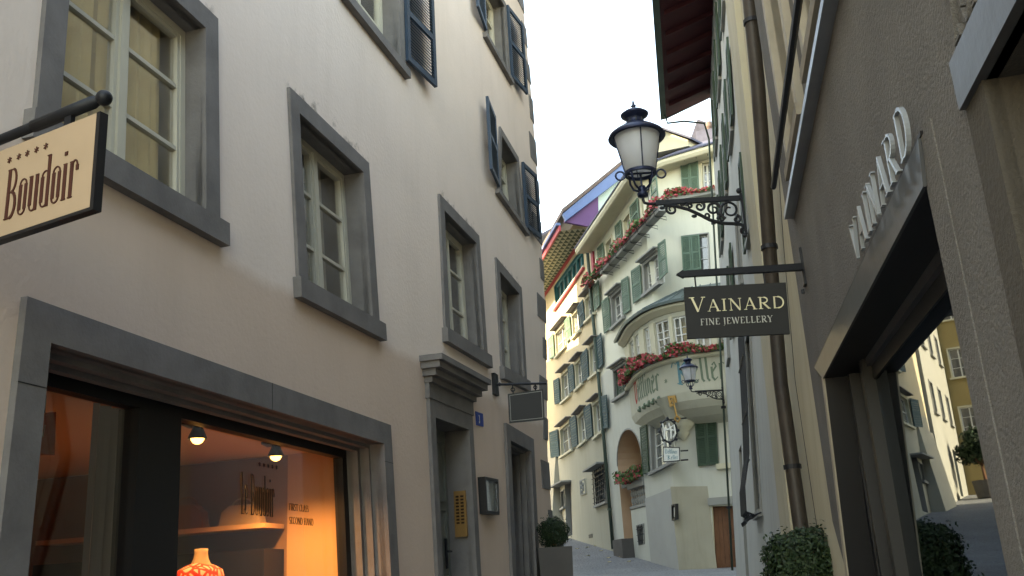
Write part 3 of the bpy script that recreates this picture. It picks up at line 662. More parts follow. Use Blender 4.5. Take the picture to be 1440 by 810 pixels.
# framed case beside the door
CQ=Quad(FL,FL.q((671.5,671),(691,675),(692.5,725),(674.5,723)),.0); CB=thing('menu_case','black framed glass menu case with a drink drawing between the two left doors','display case',CQ.P(.1,0,0))
mb=MB(); CQ.ring(mb,.035,-.01,.09); CQ.box(mb,.035,CQ.w-.035,.035,CQ.h-.035,-.01,.03); mb.build('case','black',CB)
mb=MB(); CQ.box(mb,.05,CQ.w-.05,.05,CQ.h-.05,.03,.036); mb.build('paper','paper',CB)
mb=MB(); cx=CQ.w/2; cy=CQ.h*.62
for q in (((cx-.06,cy+.10),(cx+.06,cy+.10),(cx+.005,cy),(cx-.005,cy)),((cx-.006,cy),(cx+.006,cy),(cx+.006,cy-.12),(cx-.006,cy-.12)),((cx-.05,cy-.13),(cx+.05,cy-.13),(cx+.05,cy-.12),(cx-.05,cy-.12))): mb.hexa([CQ.P(u,v,.036) for u,v in q]+[CQ.P(u,v,.04) for u,v in q])
mb.build('drawing','white',CB)
mb=MB(); CQ.box(mb,.036,CQ.w-.036,.036,CQ.h-.036,.07,.074); mb.build('pane','pane',CB)

# ---- things inside the dress shop
def spot(px,py,dd,nm):
    # lamp below ceiling
    r=ray(px,py); t=(zt-.07-EYE)/r.z; p=EYEP+r*t
    T=thing('ceiling_spotlight',nm,'spotlight',p,'lit halogen spots in the dress shop ceiling')
    mb=MB(); mb.box((p.x,p.y,zt-.012),(.20,.20,.02)); mb.build('mounting_plate','black',T)
    mb=MB(); mb.lathe((p.x,p.y,p.z),[(.035,.05),(.038,.03),(.065,-.03),(.068,-.05)],16); mb.build('shade','black',T,norm=False)
    mb=MB(); mb.ball(p+Vector((0,0,-.038)),.05); mb.build('bulb','bulb',T,True)
    l=bpy.data.lights.new('spot','SPOT'); l.energy=dd*.95; l.color=(1,.52,.22); l.spot_size=R(150); l.spot_blend=.9; l.shadow_soft_size=.04
    lo=bpy.data.objects.new('lamp_light',l); C.objects.link(lo); lo.parent=T; lo.location=(0,0,-.11)
    return p
sp1=spot(278,608,16,'left lit halogen spot in the ceiling of the dress shop window')
sp2=spot(388,634,22,'right lit halogen spot in the ceiling of the dress shop window')
p0=FL.P(s1-.36,2.2,-1.5); SH=thing('wall_shelf','pale shelf carrying handbags on the back wall of the dress shop','shelf',FL.P(s1-.15,2.2,-2.3))
mb=MB(); mb.hexa([shp(s1-.34,2.16,-1.0),shp(s1,2.16,-1.0),shp(s1,2.16,-3.4),shp(s1-.34,2.16,-3.4),shp(s1-.34,2.20,-1.0),shp(s1,2.20,-1.0),shp(s1,2.20,-3.4),shp(s1-.34,2.20,-3.4)]); mb.build('shelf_board','shopwall',SH)
def bag(d,wd,h,m,lab):
    T=thing('handbag',lab,'handbag',shp(s1-.17,2.2,d),'handbags on the dress shop shelf'); mb=MB()
    ff=Fac([tuple(shp(s1-.24,0,d-wd/2).xy),tuple(shp(s1-.24,0,d+wd/2).xy)],1)
    out=[(0,0),(wd,0),(wd*.93,h*.7),(wd*.75,h),(wd*.25,h),(wd*.07,h*.7)]
    mb.prism([ff.P(a,2.201+b_,0) for a,b_ in out],(ff.P(0,0,-.12)-ff.P(0,0,0))); mb.build('bag_body',m,T)
    mb=MB(); mb.tube([ff.P(wd*.5+wd*.26*math.cos(R(a)),2.2+h*.9+h*.45*math.sin(R(a)),-.06) for a in range(0,181,15)],.01,6); mb.build('handle',m,T)
bag(-2.55,.46,.26,'leatherd','brown handbag at the left end of the shop shelf')
bag(-1.9,.42,.22,'leather','tan leather handbag in the middle of the shop shelf')
bag(-1.32,.42,.18,'mann','pale handbag at the right end of the shop shelf')
# dummy with printed top
mp=EYEP+ray(281,775)*((FL.P(0,0,0)-EYEP).length*0+1)  # direction only
r_=ray(283,772); best=None
dd_=-.95; sM,zM=FL.at(283,772,dd_); pm=FL.P(sM,0,dd_)
MN=thing('tailor_dummy','linen tailor dummy in a red and white printed top behind the shop glass','mannequin',(pm.x,pm.y,.8))
mb=MB(); nk=zM
mb.lathe((pm.x,pm.y,0),[(.0,nk+.005),(.052,nk),(.050,nk-.03),(.055,nk-.07),(.08,nk-.125)],20); mb.build('neck','mann',MN,True,norm=False)
mb=MB(); prof=[(.066,-.105),(.13,-.125),(.19,-.155),(.215,-.22),(.18,-.32),(.165,-.42),(.15,-.52),(.13,-.65),(.14,-.78),(.165,-.95),(.17,-1.05)]
o=len(mb.v); n=28
t_=(FL.P(1,0)-FL.P(0,0)).normalized(); nn_=FL.N(0)
for r0,z0 in prof:
    for k in range(n):
        a=2*math.pi*k/n; mb.v.append(Vector((pm.x,pm.y,nk+z0))+t_*(r0*math.cos(a)*1.22)+nn_*(r0*.66*math.sin(a)))
for i in range(len(prof)-1):
    for k in range(n): a=i*n+k; b2=i*n+(k+1)%n; mb.f.append((a,b2,b2+n,a+n))
def printmat():
    m=mat('red printed cloth',(.4,.34,.28),.8); t=m.node_tree; g_=t.nodes.new('ShaderNodeNewGeometry'); v=t.nodes.new('ShaderNodeTexVoronoi'); v.feature='DISTANCE_TO_EDGE'; v.inputs['Scale'].default_value=16
    t.links.new(g_.outputs['Position'],v.inputs['Vector']); c=t.nodes.new('ShaderNodeMath'); c.operation='LESS_THAN'; c.inputs[1].default_value=.15; t.links.new(v.outputs['Distance'],c.inputs[0])
    x=t.nodes.new('ShaderNodeMix'); x.data_type='RGBA'; x.inputs[6].default_value=(.45,.37,.3,1); x.inputs[7].default_value=(.5,.02,.015,1); t.links.new(c.outputs[0],x.inputs[0]); t.links.new(x.outputs[2],t.nodes['Principled BSDF'].inputs['Base Color']); return m
mb.build('printed_top',printmat(),MN,True,norm=False)
mb=MB(); mb.tube([(pm.x,pm.y,.78),(pm.x,pm.y,nk-1.0)],.02); mb.build('stand_pole','iron',MN)
# poster and curtain behind the left pane
PQ=Quad(FL,FL.q((46,582),(79,579),(77,640),(45,640),d=-.8),-.8); PO=thing('hanging_poster','rust red poster with pale letters hanging behind the left shop pane','poster',PQ.P(.1,PQ.h,0)); mb=MB(); PQ.box(mb,0,PQ.w,0,PQ.h,-.01,.0); mb.build('sheet','poster',PO)
text(lambda a,b_,d:PQ.P(a,b_,d),'AV',G,.02,PQ.h*.42,PQ.h*.28,.8,.0,.003,'signcream',PO,each=True)
mb=MB(); mb.tube([PQ.P(PQ.w/2,PQ.h,0),PQ.P(PQ.w/2,PQ.h,0)+Vector((0,0,zt-PQ.P(0,PQ.h,0).z))],.004,6); mb.build('cord','iron',PO)
cu=MB(); a0=FL.at(122,700,-.7)[0]; a1=FL.at(176,700,-.7)[0]
for k in range(16):
    e=.03*math.sin(k*1.3); e2=.03*math.sin((k+1)*1.3); u=a0+(a1-a0)*k/16; v=a0+(a1-a0)*(k+1)/16
    cu.add([FL.P(u,.8,-.7+e),FL.P(v,.8,-.7+e2),FL.P(v,zt-.01,-.7+e2),FL.P(u,zt-.01,-.7+e)],[(0,1,2,3)])
tag(cu.build('curtain','greyfab',None,norm=False),'grey curtain hanging behind the narrow left shop pane','curtain')

# ================================================================ RIGHT: JEWELLER'S BUILDING
FR=Fac([(.85,0),(.85+.19282*40,40)],-1)
def rr(s,z): return (s*.85,EYE+(z-EYE)*.85)
JB=thing('grey_roughcast_building','grey brown roughcast jeweller building with metal lintels, nearest on the right','building',FR.P(3,.3,0))
holes=[]
ZL=FR.at(1120,290)[1]            # ledge height
# opening 1: shop window with door frames
O1=[FR.at(1167,540),FR.at(1304,262),FR.at(1421,810),FR.at(1188,810)]
# as seen from the street the far edge is on the left
zt1=(O1[0][1]+O1[1][1])/2; sL=FR.at(1175,640)[0]; sR=FR.at(1345,500)[0]
O1=[FR.at(1160,532),FR.at(1303,264),(FR.at(1421,810)[0],.75),(FR.at(1188,810)[0],.55)]
OQ=Quad(FR,O1); holes.append(OQ.corners())
mb=MB(); reveal(OQ,mb,.30); 
MW=mb.build('shop_window','black',JB,norm=False)
mb=MB(); OQ.box(mb,-.10,-.003,0,OQ.h+.02,-.03,.012); mb.build('far_jamb','beigeframe',MW)
# lintel band with a dark groove above
lt=[FR.at(1148,517),FR.at(1297,194),FR.at(1304,262),FR.at(1160,532)]
LQ=Quad(FR,lt); mb=MB(); LQ.box(mb,0,LQ.w,0,LQ.h,-.05,.014); mb.build('lintel','bronze',MW)
mb=MB(); LQ.box(mb,-.02,LQ.w+.02,LQ.h+.004,LQ.h+.03,-.03,.010); mb.build('groove','black',MW)
# smooth band on the near jamb
jb=[FR.at(1304,250),FR.at(1327,250),FR.at(1446,810),FR.at(1421,810)]
JQ=Quad(FR,[(LQ.c[1].x,LQ.c[1].y),(jb[1][0],LQ.c[1].y),(jb[2][0],.75),(jb[3][0],.75)]); mb=MB(); JQ.box(mb,0.0,JQ.w,0,JQ.h,-.05,.005); mb.build('jamb_band','roughcast',MW)
# window construction, recessed
RQ=Quad(FR,O1,-.30)
dg=-.22
def RP(s,z,d): return FR.P(s,z,d)
tr0=FR.at(1217,520,dg); tr1=FR.at(1316,362,dg); ztr=(tr0[1]+tr1[1])/2
sfar=OQ.c[0].x; snear=min(OQ.c[1].x,OQ.c[2].x)-.05
sg=FR.at(1240,600,dg)[0]
def rbox(mb,s0,s1,z0,z1,d0,d1): return mb.hexa([RP(s0,z0,d0),RP(s1,z0,d0),RP(s1,z0,d1),RP(s0,z0,d1),RP(s0,z1,d0),RP(s1,z1,d0),RP(s1,z1,d1),RP(s0,z1,d1)])
mb=MB(); rbox(mb,snear,sg,ztr-.05,ztr+.035,dg-.10,dg+.03); mb.build('transom','bronze',MW)
mb=MB(); 
rbox(mb,sg,sg+.10,.6,ztr+.9,dg-.12,dg+.06); rbox(mb,sg+.28,sg+.36,.6,zt1,dg-.10,dg+.10); rbox(mb,sg+.70,sg+.80,.6,zt1,dg-.10,dg+.06); rbox(mb,sg+1.25,sg+1.36,.6,zt1,dg-.10,dg+.02)
rbox(mb,snear,sfar+.0,zt1-.10,zt1+.0,dg-.1,dg+.0)
mb.build('door_frame','black',MW)
mb=MB(); rbox(mb,snear,sg,1.02,ztr-.05,dg-.02,dg-.012); mb.build('display_pane','mirrorglass',MW)
mb=MB(); rbox(mb,snear,sg,ztr+.035,zt1-.1,dg-.02,dg-.012); mb.build('transom_pane','pane',MW)
for a,b_ in ((sg+.10,sg+.28),(sg+.36,sg+.70),(sg+.80,sg+1.25)):
    mb=MB(); rbox(mb,a,b_,.6,zt1-.1,dg-.03,dg-.022); mb.build('door_pane','pane',MW)
mb=MB(); rbox(mb,snear,sg,.55,1.02,dg-.05,dg); mb.build('stall_riser','bronze',MW)
mb=MB()
mb.add([RP(s,z,d) for s,z,d in ((snear-.1,.5,-1.6),(sfar,.5,-1.6),(sfar,zt1+.1,-1.6),(snear-.1,zt1+.1,-1.6))],[(0,1,2,3)])
for z in (.5,zt1+.1): mb.add([RP(snear-.1,z,-.36),RP(sfar,z,-.36),RP(sfar,z,-1.6),RP(snear-.1,z,-1.6)],[(0,1,2,3)])
for s in (snear-.1,sfar): mb.add([RP(s,.5,-.36),RP(s,zt1+.1,-.36),RP(s,zt1+.1,-1.6),RP(s,.5,-1.6)],[(0,1,2,3)])
mb.build('room','darkroom',MW,norm=False)
mb=MB(); rbox(mb,snear+.05,sg-.05,1.515,1.545,-1.0,-.30); mb.build('display_shelf','white',MW)
# opening 2 nearest the camera
z2=rr(0,3.02)[1]
o2=[FR.at(1365,152),(-1.5,FR.at(1365,152)[1]),(-1.5,.3),(FR.at(1425,480)[0],.3)]
O2=Quad(FR,[o2[0],o2[1],o2[2],o2[3]]); 
oc=FR.at(1350,87); sE=oc[0]; zE=oc[1]; zi=FR.at(1387,112)[1]; si=FR.at(1387,112)[0]
hole2=[(-1.5,.3),(si,.3),(si,zi),(-1.5,zi)]; holes.append(hole2)
H2=Quad(FR,[(si,zi),(-1.5,zi),(-1.5,.3),(si,.3)])
mb=MB(); rbox(mb,-1.5,sE,zi,zE,-.03,.03); L2=mb.build('lintel','bronze',JB)
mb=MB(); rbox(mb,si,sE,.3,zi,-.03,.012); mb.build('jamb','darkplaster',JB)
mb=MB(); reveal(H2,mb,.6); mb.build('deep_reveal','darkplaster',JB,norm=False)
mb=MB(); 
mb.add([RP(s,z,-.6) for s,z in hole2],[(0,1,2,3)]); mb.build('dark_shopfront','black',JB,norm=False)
# weathered relief letters above
LT=thing('relief_lettering','worn raised plaster lettering above the nearest metal lintel on the right','lettering',FR.P(sE-.3,zE+.05,0))
for i,ch in enumerate('RUZ'):
    m_=MB(); s_0=sE-.105*(3-i)-.02
    # reading direction from the street: far to near
    letter(m_,lambda a,b_,d,s0=s_0:FR.P(s0+.10-a,zE+.03+b_,d),G[ch][1],0,0,.20,.12,-.01,.016); m_.build('letter','roughcast',LT)
# zinc ledge and storey above
sEnd=FR.at(1117,311)[0]; zW=ZL
mb=MB(); rbox(mb,-3,sEnd,zW,zW+.045,-.05,.07); rbox(mb,-3,sEnd,zW+.045,zW+.09,-.05,.045); mb.build('ledge','bluemetal',JB)
top2=7.9
sw=FR.at(1141,537)[0]
outer=[(-3,-.6),(sw,-.2),(sw-.02,ZL),(sw,top2),(-3,top2)]
ups=[]
UB=[]
for (a,b_) in ((FR.at(1090,100)[0]-.25,FR.at(1090,100)[0]-1.25),(FR.at(1090,100)[0]-1.75,FR.at(1090,100)[0]-2.9),(FR.at(1090,100)[0]-3.5,FR.at(1090,100)[0]-4.7)):
    Qu=Quad(FR,[(a,ZL+2.0),(b_,ZL+2.0),(b_,ZL+.22),(a,ZL+.22)]); UB.append(Qu)
for i,Qu in enumerate(UB):
    casement(FR,Qu,JB,.11,.22,2,2,sur='beigeframe',room='darkroom',sashm='beigeframe',sill=.08,proud=.05)
wall(FR,outer,holes,'roughcast',JB,depth=8); holes=[]
# the beige frame of the storey above the ledge
AW=thing('awning_frame','rusty iron awning rail with struts in front of the right upper windows','awning frame',FR.P(5.5,ZL+.3,.1))
d_=.12
a1=FR.at(1115,52,d_); a2=FR.at(1088,266,d_); zz=(a1[1]+a2[1])/2
mb=MB(); mb.tube([FR.P(a1[0]-1.6,zz,d_),FR.P(a2[0],zz,d_)],.022,6); mb.build('rail','iron',AW)
for s in (a2[0]-.12,a2[0]-.95,a2[0]-1.9,a2[0]-2.9):
    mb=MB(); mb.tube([FR.P(s,zz,d_),FR.P(s-.25,zz+.40,.01)],.010,6); mb.build('strut','beigeframe',AW)
    mb=MB(); mb.tube([FR.P(s-.02,zz,d_),FR.P(s+.3,zz+.35,.01)],.009,6); mb.build('strut','beigeframe',AW)
# acrylic letters VAINARD
VA=thing('wall_lettering','large pale acrylic letters fixed on the roughcast wall above the jeweller lintel','lettering',FR.P(4,3,.04))
# baseline follows the lintel; reading from the far end towards the camera
v0=FR.at(1203,372,.05); v1=FR.at(1287,196,.05); v0=(v0[0],v0[1]); 
vt=FR.at(1193,325,.05); hV=.185
span=v0[0]-v1[0]
base0=v0; base1=v1
chs='VAINARD'; adv=[G[c][0]+.12 for c in chs]; tot=sum(adv)
x=0
for c in chs:
    m_=MB(); wv=span/tot
    u0=x
    def fn(a,b_,d,u0=u0):
        t=(u0*wv+a)/span; return FR.P(base0[0]-u0*wv-a, base0[1]+(base1[1]-base0[1])*t+b_, d)
    letter(m_,fn,G[c][1],0,0,hV,wv*.92,.04,.056,.62); m_.build('letter','lettergl',VA); x+=G[c][0]+.12
# hanging sign
hs=Vector(FR.P(FR.at(1130,375)[0],0,0)); hz=FR.at(1130,376)[1]
SG=thing('jewellery_sign','charcoal hanging sign with pale serif jewellery lettering on an iron rod','hanging sign',(hs.x,hs.y,hz))
FS=Fac([(hs.x-2,hs.y-.1),(hs.x+2,hs.y-.1)],1)     # plane of the board, facing the camera
def fsq(*p): return FS.q(*p)
tip=FS.at(955,386); root_=FS.at(1128,375)
mb=MB(); mb.hexa([FS.P(s,z,d) for s,z,d in ((tip[0]+.03,tip[1]-.022,-.02),(root_[0],tip[1]-.025,-.02),(root_[0],tip[1]-.025,.02),(tip[0]+.03,tip[1]-.022,.02),(tip[0]+.03,tip[1]+.022,-.02),(root_[0],tip[1]+.025,-.02),(root_[0],tip[1]+.025,.02),(tip[0]+.03,tip[1]+.022,.02))])
mb.lathe((0,0,0),[],4) if False else None
mb.build('rod','iron',SG)
mb=MB(); mb.prism([FS.P(tip[0]-.02,tip[1],.021),FS.P(tip[0]+.03,tip[1]+.03,.021),FS.P(tip[0]+.03,tip[1]-.03,.021)],Vector((0,.042,0))); mb.build('rod_tip','iron',SG)
mb=MB(); rx=FR.at(1130,375)[0]; rbox(mb,rx-.05,rx+.05,hz-.14,hz+.14,-.01,.02); mb.tube([FR.P(rx,hz-.17,.03),FR.P(rx,hz-.2,.03)],.012) ; mb.build('wall_plate','iron',SG)
SQd=Quad(FS,fsq((962,404),(1105,397),(1111,469),(967,476)))
mb=MB(); SQd.box(mb,0,SQd.w,0,SQd.h,-.03,.0); BRD=mb.build('board','signdark',SG)
bw=SQd.w; bh=SQd.h
text(lambda a,b_,d:SQd.P(a,b_,d),'VAINARD',G,bw*.045,bh*.50,bh*.29,1.33,.0,.004,'gold',BRD,'lettering',small=.80,track=.11)
text(lambda a,b_,d:SQd.P(a,b_,d),'FINE JEWELLERY',G,bw*.135,bh*.24,bh*.125,1.09,.0,.004,'silverl',BRD,'lettering',track=.10)
for a in (bw*.12,bw*.80):
    mb=MB(); q=SQd.P(a,bh,-.015); mb.tube([q,Vector((q.x,q.y,tip[1]-.02))],.006,6); mb.build('hanger','iron',SG)

# ================================================================ RIGHT: CREAM HOUSE WITH DOWNPIPE, WHITE HOUSE WITH DEEP EAVES
F1=Fac([(2.21,7.05),(2.21+.1635*3.85,7.05+3.85)],-1,lean=.030)
CB_=thing('cream_house','narrow cream plastered house with a dark downpipe beside the jeweller','building',F1.P(1,.7,0))
wall(F1,[(.0,.2),(3.85,.6),(3.85,10),(-.0,10)],[],'creamwall',CB_,depth=7)
mb=MB(); mb.hexa([F1.P(s,z,d) for s,z,d in ((2.75,.5,-.02),(3.86,.5,-.02),(3.86,.5,.07),(2.75,.5,.07),(2.75,9.9,-.02),(3.86,9.9,-.02),(3.86,9.9,.07),(2.75,9.9,.07))]); mb.build('pilaster','creamwall',CB_)
sp=F1.at(1125,740,.1)[0]
pp=[F1.at(x,y,.12) for x,y in ((1054,0),(1066,120),(1082,350),(1098,540),(1126,740))]
sp=sum(q[0] for q in pp)/5
DP=thing('brown_downpipe','dark brown weathered downpipe fixed on the cream house beside the round bush','downpipe',F1.P(sp,.8,.12))
pts=[F1.P(q[0],q[1],.12) for q in reversed(pp)]; pts=[F1.P(pp[-1][0]+.02,1.0,.12)]+pts+[F1.P(pp[0][0]-.05,pp[0][1]+3,.12)]
mb=MB(); mb.tube(pts,.065,14); mb.build('pipe','brownpipe',DP,True)
for z in (2.4,4.4,6.4):
    s=None
    for i in range(len(pts)-1):
        if pts[i].z<=z<=pts[i+1].z: t=(z-pts[i].z)/(pts[i+1].z-pts[i].z); s=pts[i].lerp(pts[i+1],t)
    if s is not None: mb=MB(); mb.lathe(s,[(.066,-.02),(.078,-.02),(.078,.02),(.066,.02)],14); mb.build('collar','iron',DP)
mb=MB(); mb.tube([p+Vector((.11,-.12,0)) for p in pts],.012,6); mb.build('cable','iron',DP)
F2=Fac([(2.21+.1635*3.85,7.05+3.85),(2.21+.1635*17.6,7.05+17.6)],-1,lean=.066)
F2o=F2
WH=thing('white_house','tall white plastered house with deep maroon eaves and dark shutters on the right','building',F2.P(5,1.1,0))
L2_=F2.cum[-1]
zT=14.5
g1=F2.at(1048,470);g2=F2.at(1075,715)
gw=Quad(F2,[(3.0,5.0),(1.6,5.0),(1.6,2.75),(3.0,2.75)])
gs=(F2.at(1052,500)[0]+F2.at(1070,690)[0])/2
gw=Quad(F2,[(gs+.75,F2.at(1050,470)[1]),(gs-.55,F2.at(1050,470)[1]),(gs-.55,F2.at(1073,715)[1]),(gs+.75,F2.at(1073,715)[1])])
casement(F2,gw,WH,.12,.2,3,2,sur='trimg',room='darkroom',sill=.10)
# niche door further on
nd=Quad(F2,[(F2.at(1052,600)[0]+3.6,3.9),(F2.at(1052,600)[0]+2.5,3.9),(F2.at(1052,600)[0]+2.5,1.1),(F2.at(1052,600)[0]+3.6,1.1)])
mb=MB(); reveal(nd,mb,.2); Dn=mb.build('doorway','trimg',WH,norm=False); holes.append(nd.corners())
mb=MB(); Quad(F2,nd.c,-.2).box(mb,0,nd.w,0,nd.h,-.04,0); mb.build('door','doorgreen',Dn)
UP=[]
for zrow in (6.2,9.0,11.6):
    for s_c in (2.3,5.2,8.2,11.2):
        q=Quad(F2,[(s_c+.5,zrow+1.5),(s_c-.5,zrow+1.5),(s_c-.5,zrow),(s_c+.5,zrow)]); W_,_,_=casement(F2,q,WH,.09,.15,2,2,sur='trimg',room='darkroom',sill=.08)
        if (s_c+zrow)%2.<1.3 or zrow>9:
            shutter(Quad(F2,[(s_c+1.02,zrow+1.5),(s_c+.52,zrow+1.5),(s_c+.52,zrow),(s_c+1.02,zrow)]),'shutdark',W_,d=.03); shutter(Quad(F2,[(s_c-.52,zrow+1.5),(s_c-1.02,zrow+1.5),(s_c-1.02,zrow),(s_c-.52,zrow)]),'shutdark',W_,d=.03)
wall(F2,[(0,.6),(L2_,1.1),(L2_,zT),(0,zT)],holes,'whitewall',WH,depth=8); holes=[]
# eaves
ev=F2.at(935,165,1.3); 
def e2(s,z,d): return F2.P(s,z,d+F2.lean*(z-EYE))
# eave: horizontal outer edge through px (935,165)
sE2=L2_+.25; de=None
r_=ray(936,166); 
yE=F2.P(sE2,0,0).y
pE=EYEP+r_*((F2.P(sE2,8,.9).y)/r_.y); zE2=pE.z
base=F2.P(sE2,zE2,0); dO=(base-pE).length
mb=MB()
def eb(mb,s0,s1,d0,z0,d1,z1,th):
    mb.hexa([F2.P(s0,z0,d0),F2.P(s1,z0,d0),F2.P(s1,z1,d1),F2.P(s0,z1,d1),F2.P(s0,z0+th,d0),F2.P(s1,z0+th,d0),F2.P(s1,z1+th,d1),F2.P(s0,z1+th,d1)])
eb(mb,0,sE2,-.3,zE2+.55,dO,zE2,.06); EV=mb.build('soffit','maroon',WH)
for k in range(15):
    mb=MB(); s=.3+k*.93
    if s<sE2-.1: eb(mb,s,s+.10,-.2,zE2+.40,dO-.12,zE2-.08,.12); mb.build('rafter','maroon',WH)
mb=MB(); eb(mb,0,sE2+.0,dO-.02,zE2-.03,dO+.14,zE2-.05,.16); mb.build('gutter','greenpipe',WH)
mb=MB(); eb(mb,0,sE2+.08,-4,zE2+2.6,dO+.06,zE2+.14,.12); mb.build('roof','rooftile',WH)
mb=MB(); mb.hexa([F2.P(sE2,zE2-.02,dO),F2.P(sE2+.05,zE2-.02,dO),F2.P(sE2+.05,zE2+.5,-.1),F2.P(sE2,zE2+.5,-.1),F2.P(sE2,zE2+.14,dO),F2.P(sE2+.05,zE2+.14,dO),F2.P(sE2+.05,zE2+.7,-.1),F2.P(sE2,zE2+.7,-.1)]); mb.build('bargeboard','greenpipe',WH)
# basket grille
GR=thing('window_grille','black wrought iron basket grille in front of the ground floor window beside the downpipe','window grille',gw.P(gw.w/2,0,.1))
for i in range(9):
    mb=MB(); a=-.05+(gw.w+.1)*i/8; P=gw.P
    mb.tube([P(a,gw.h+.05,.02),P(a,gw.h+.02,.12),P(a,gw.h*.5,.13),P(a,gw.h*.28,.15),P(a,gw.h*.12,.24),P(a,-.02,.24),P(a,-.08,.12),P(a,-.05,.02)],.012,6); mb.build('bar','iron',GR)
for b_ in (.25,.5,.8):
    mb=MB(); mb.tube([gw.P(-.06,gw.h*b_,.145),gw.P(gw.w+.06,gw.h*b_,.145)],.010,6); mb.build('crossbar','iron',GR)
for i in range(5):
    mb=MB(); a=gw.w*(.1+.2*i); mb.tube([gw.P(a+.07*math.cos(t*.6),-.12+.07*math.sin(t*.6),.16+.01*t) for t in range(11)],.009,6); mb.build('scroll','iron',GR)
# green downpipe at the far corner of the white house
pf=[F2.at(x,y,.0) for x,y in ((998,200),(1003,400),(1012,560),(1022,700))]
GP_=thing('green_downpipe','thin dark green downpipe down the far corner of the white house','downpipe',F2.P(L2_-.1,1.3,.1))
mb=MB(); mb.tube([F2.P(L2_-.12,1.5,.1),F2.P(L2_-.12,8,.1),F2.P(L2_-.12,zE2-1.0,.1),F2.P(L2_-.12,zE2-.5,.2),F2.P(L2_-.05,zE2-.32,dO*.6),F2.P(L2_-.02,zE2-.3,dO-.05),F2.P(L2_-.02,zE2-.05,dO)],.028,10); mb.build('pipe','greenpipe',GP_,True)
for z in (3,5.5,8,10.5): mb=MB(); mb.lathe(F2.P(L2_-.12,z,.1),[(.05,-.03),(.064,-.03),(.064,.03),(.05,.03)],10); mb.build('collar','iron',GP_)

# ================================================================ UNSEEN HOUSE ADDED BEHIND THE LEFT CORNER TO SHADE THE STREET
HR=thing('added_shade_house','tall plain grey house added out of view behind the beige corner house to shade the street','building',(-17,30,2))
mb=MB(); mb.box((-19.5,24.5,12),(24,25,26)); mb.box((-19.5,42.5,8.5),(24,10.9,19)); mb.build('wall','whitewall',HR)
mb=MB(); mb.prism([Vector((-31.7,11.8,25.01)),Vector((-7.3,11.8,25.01)),Vector((-19.5,11.8,29))],(0,25.4,0)); mb.build('roof','rooftile',HR)

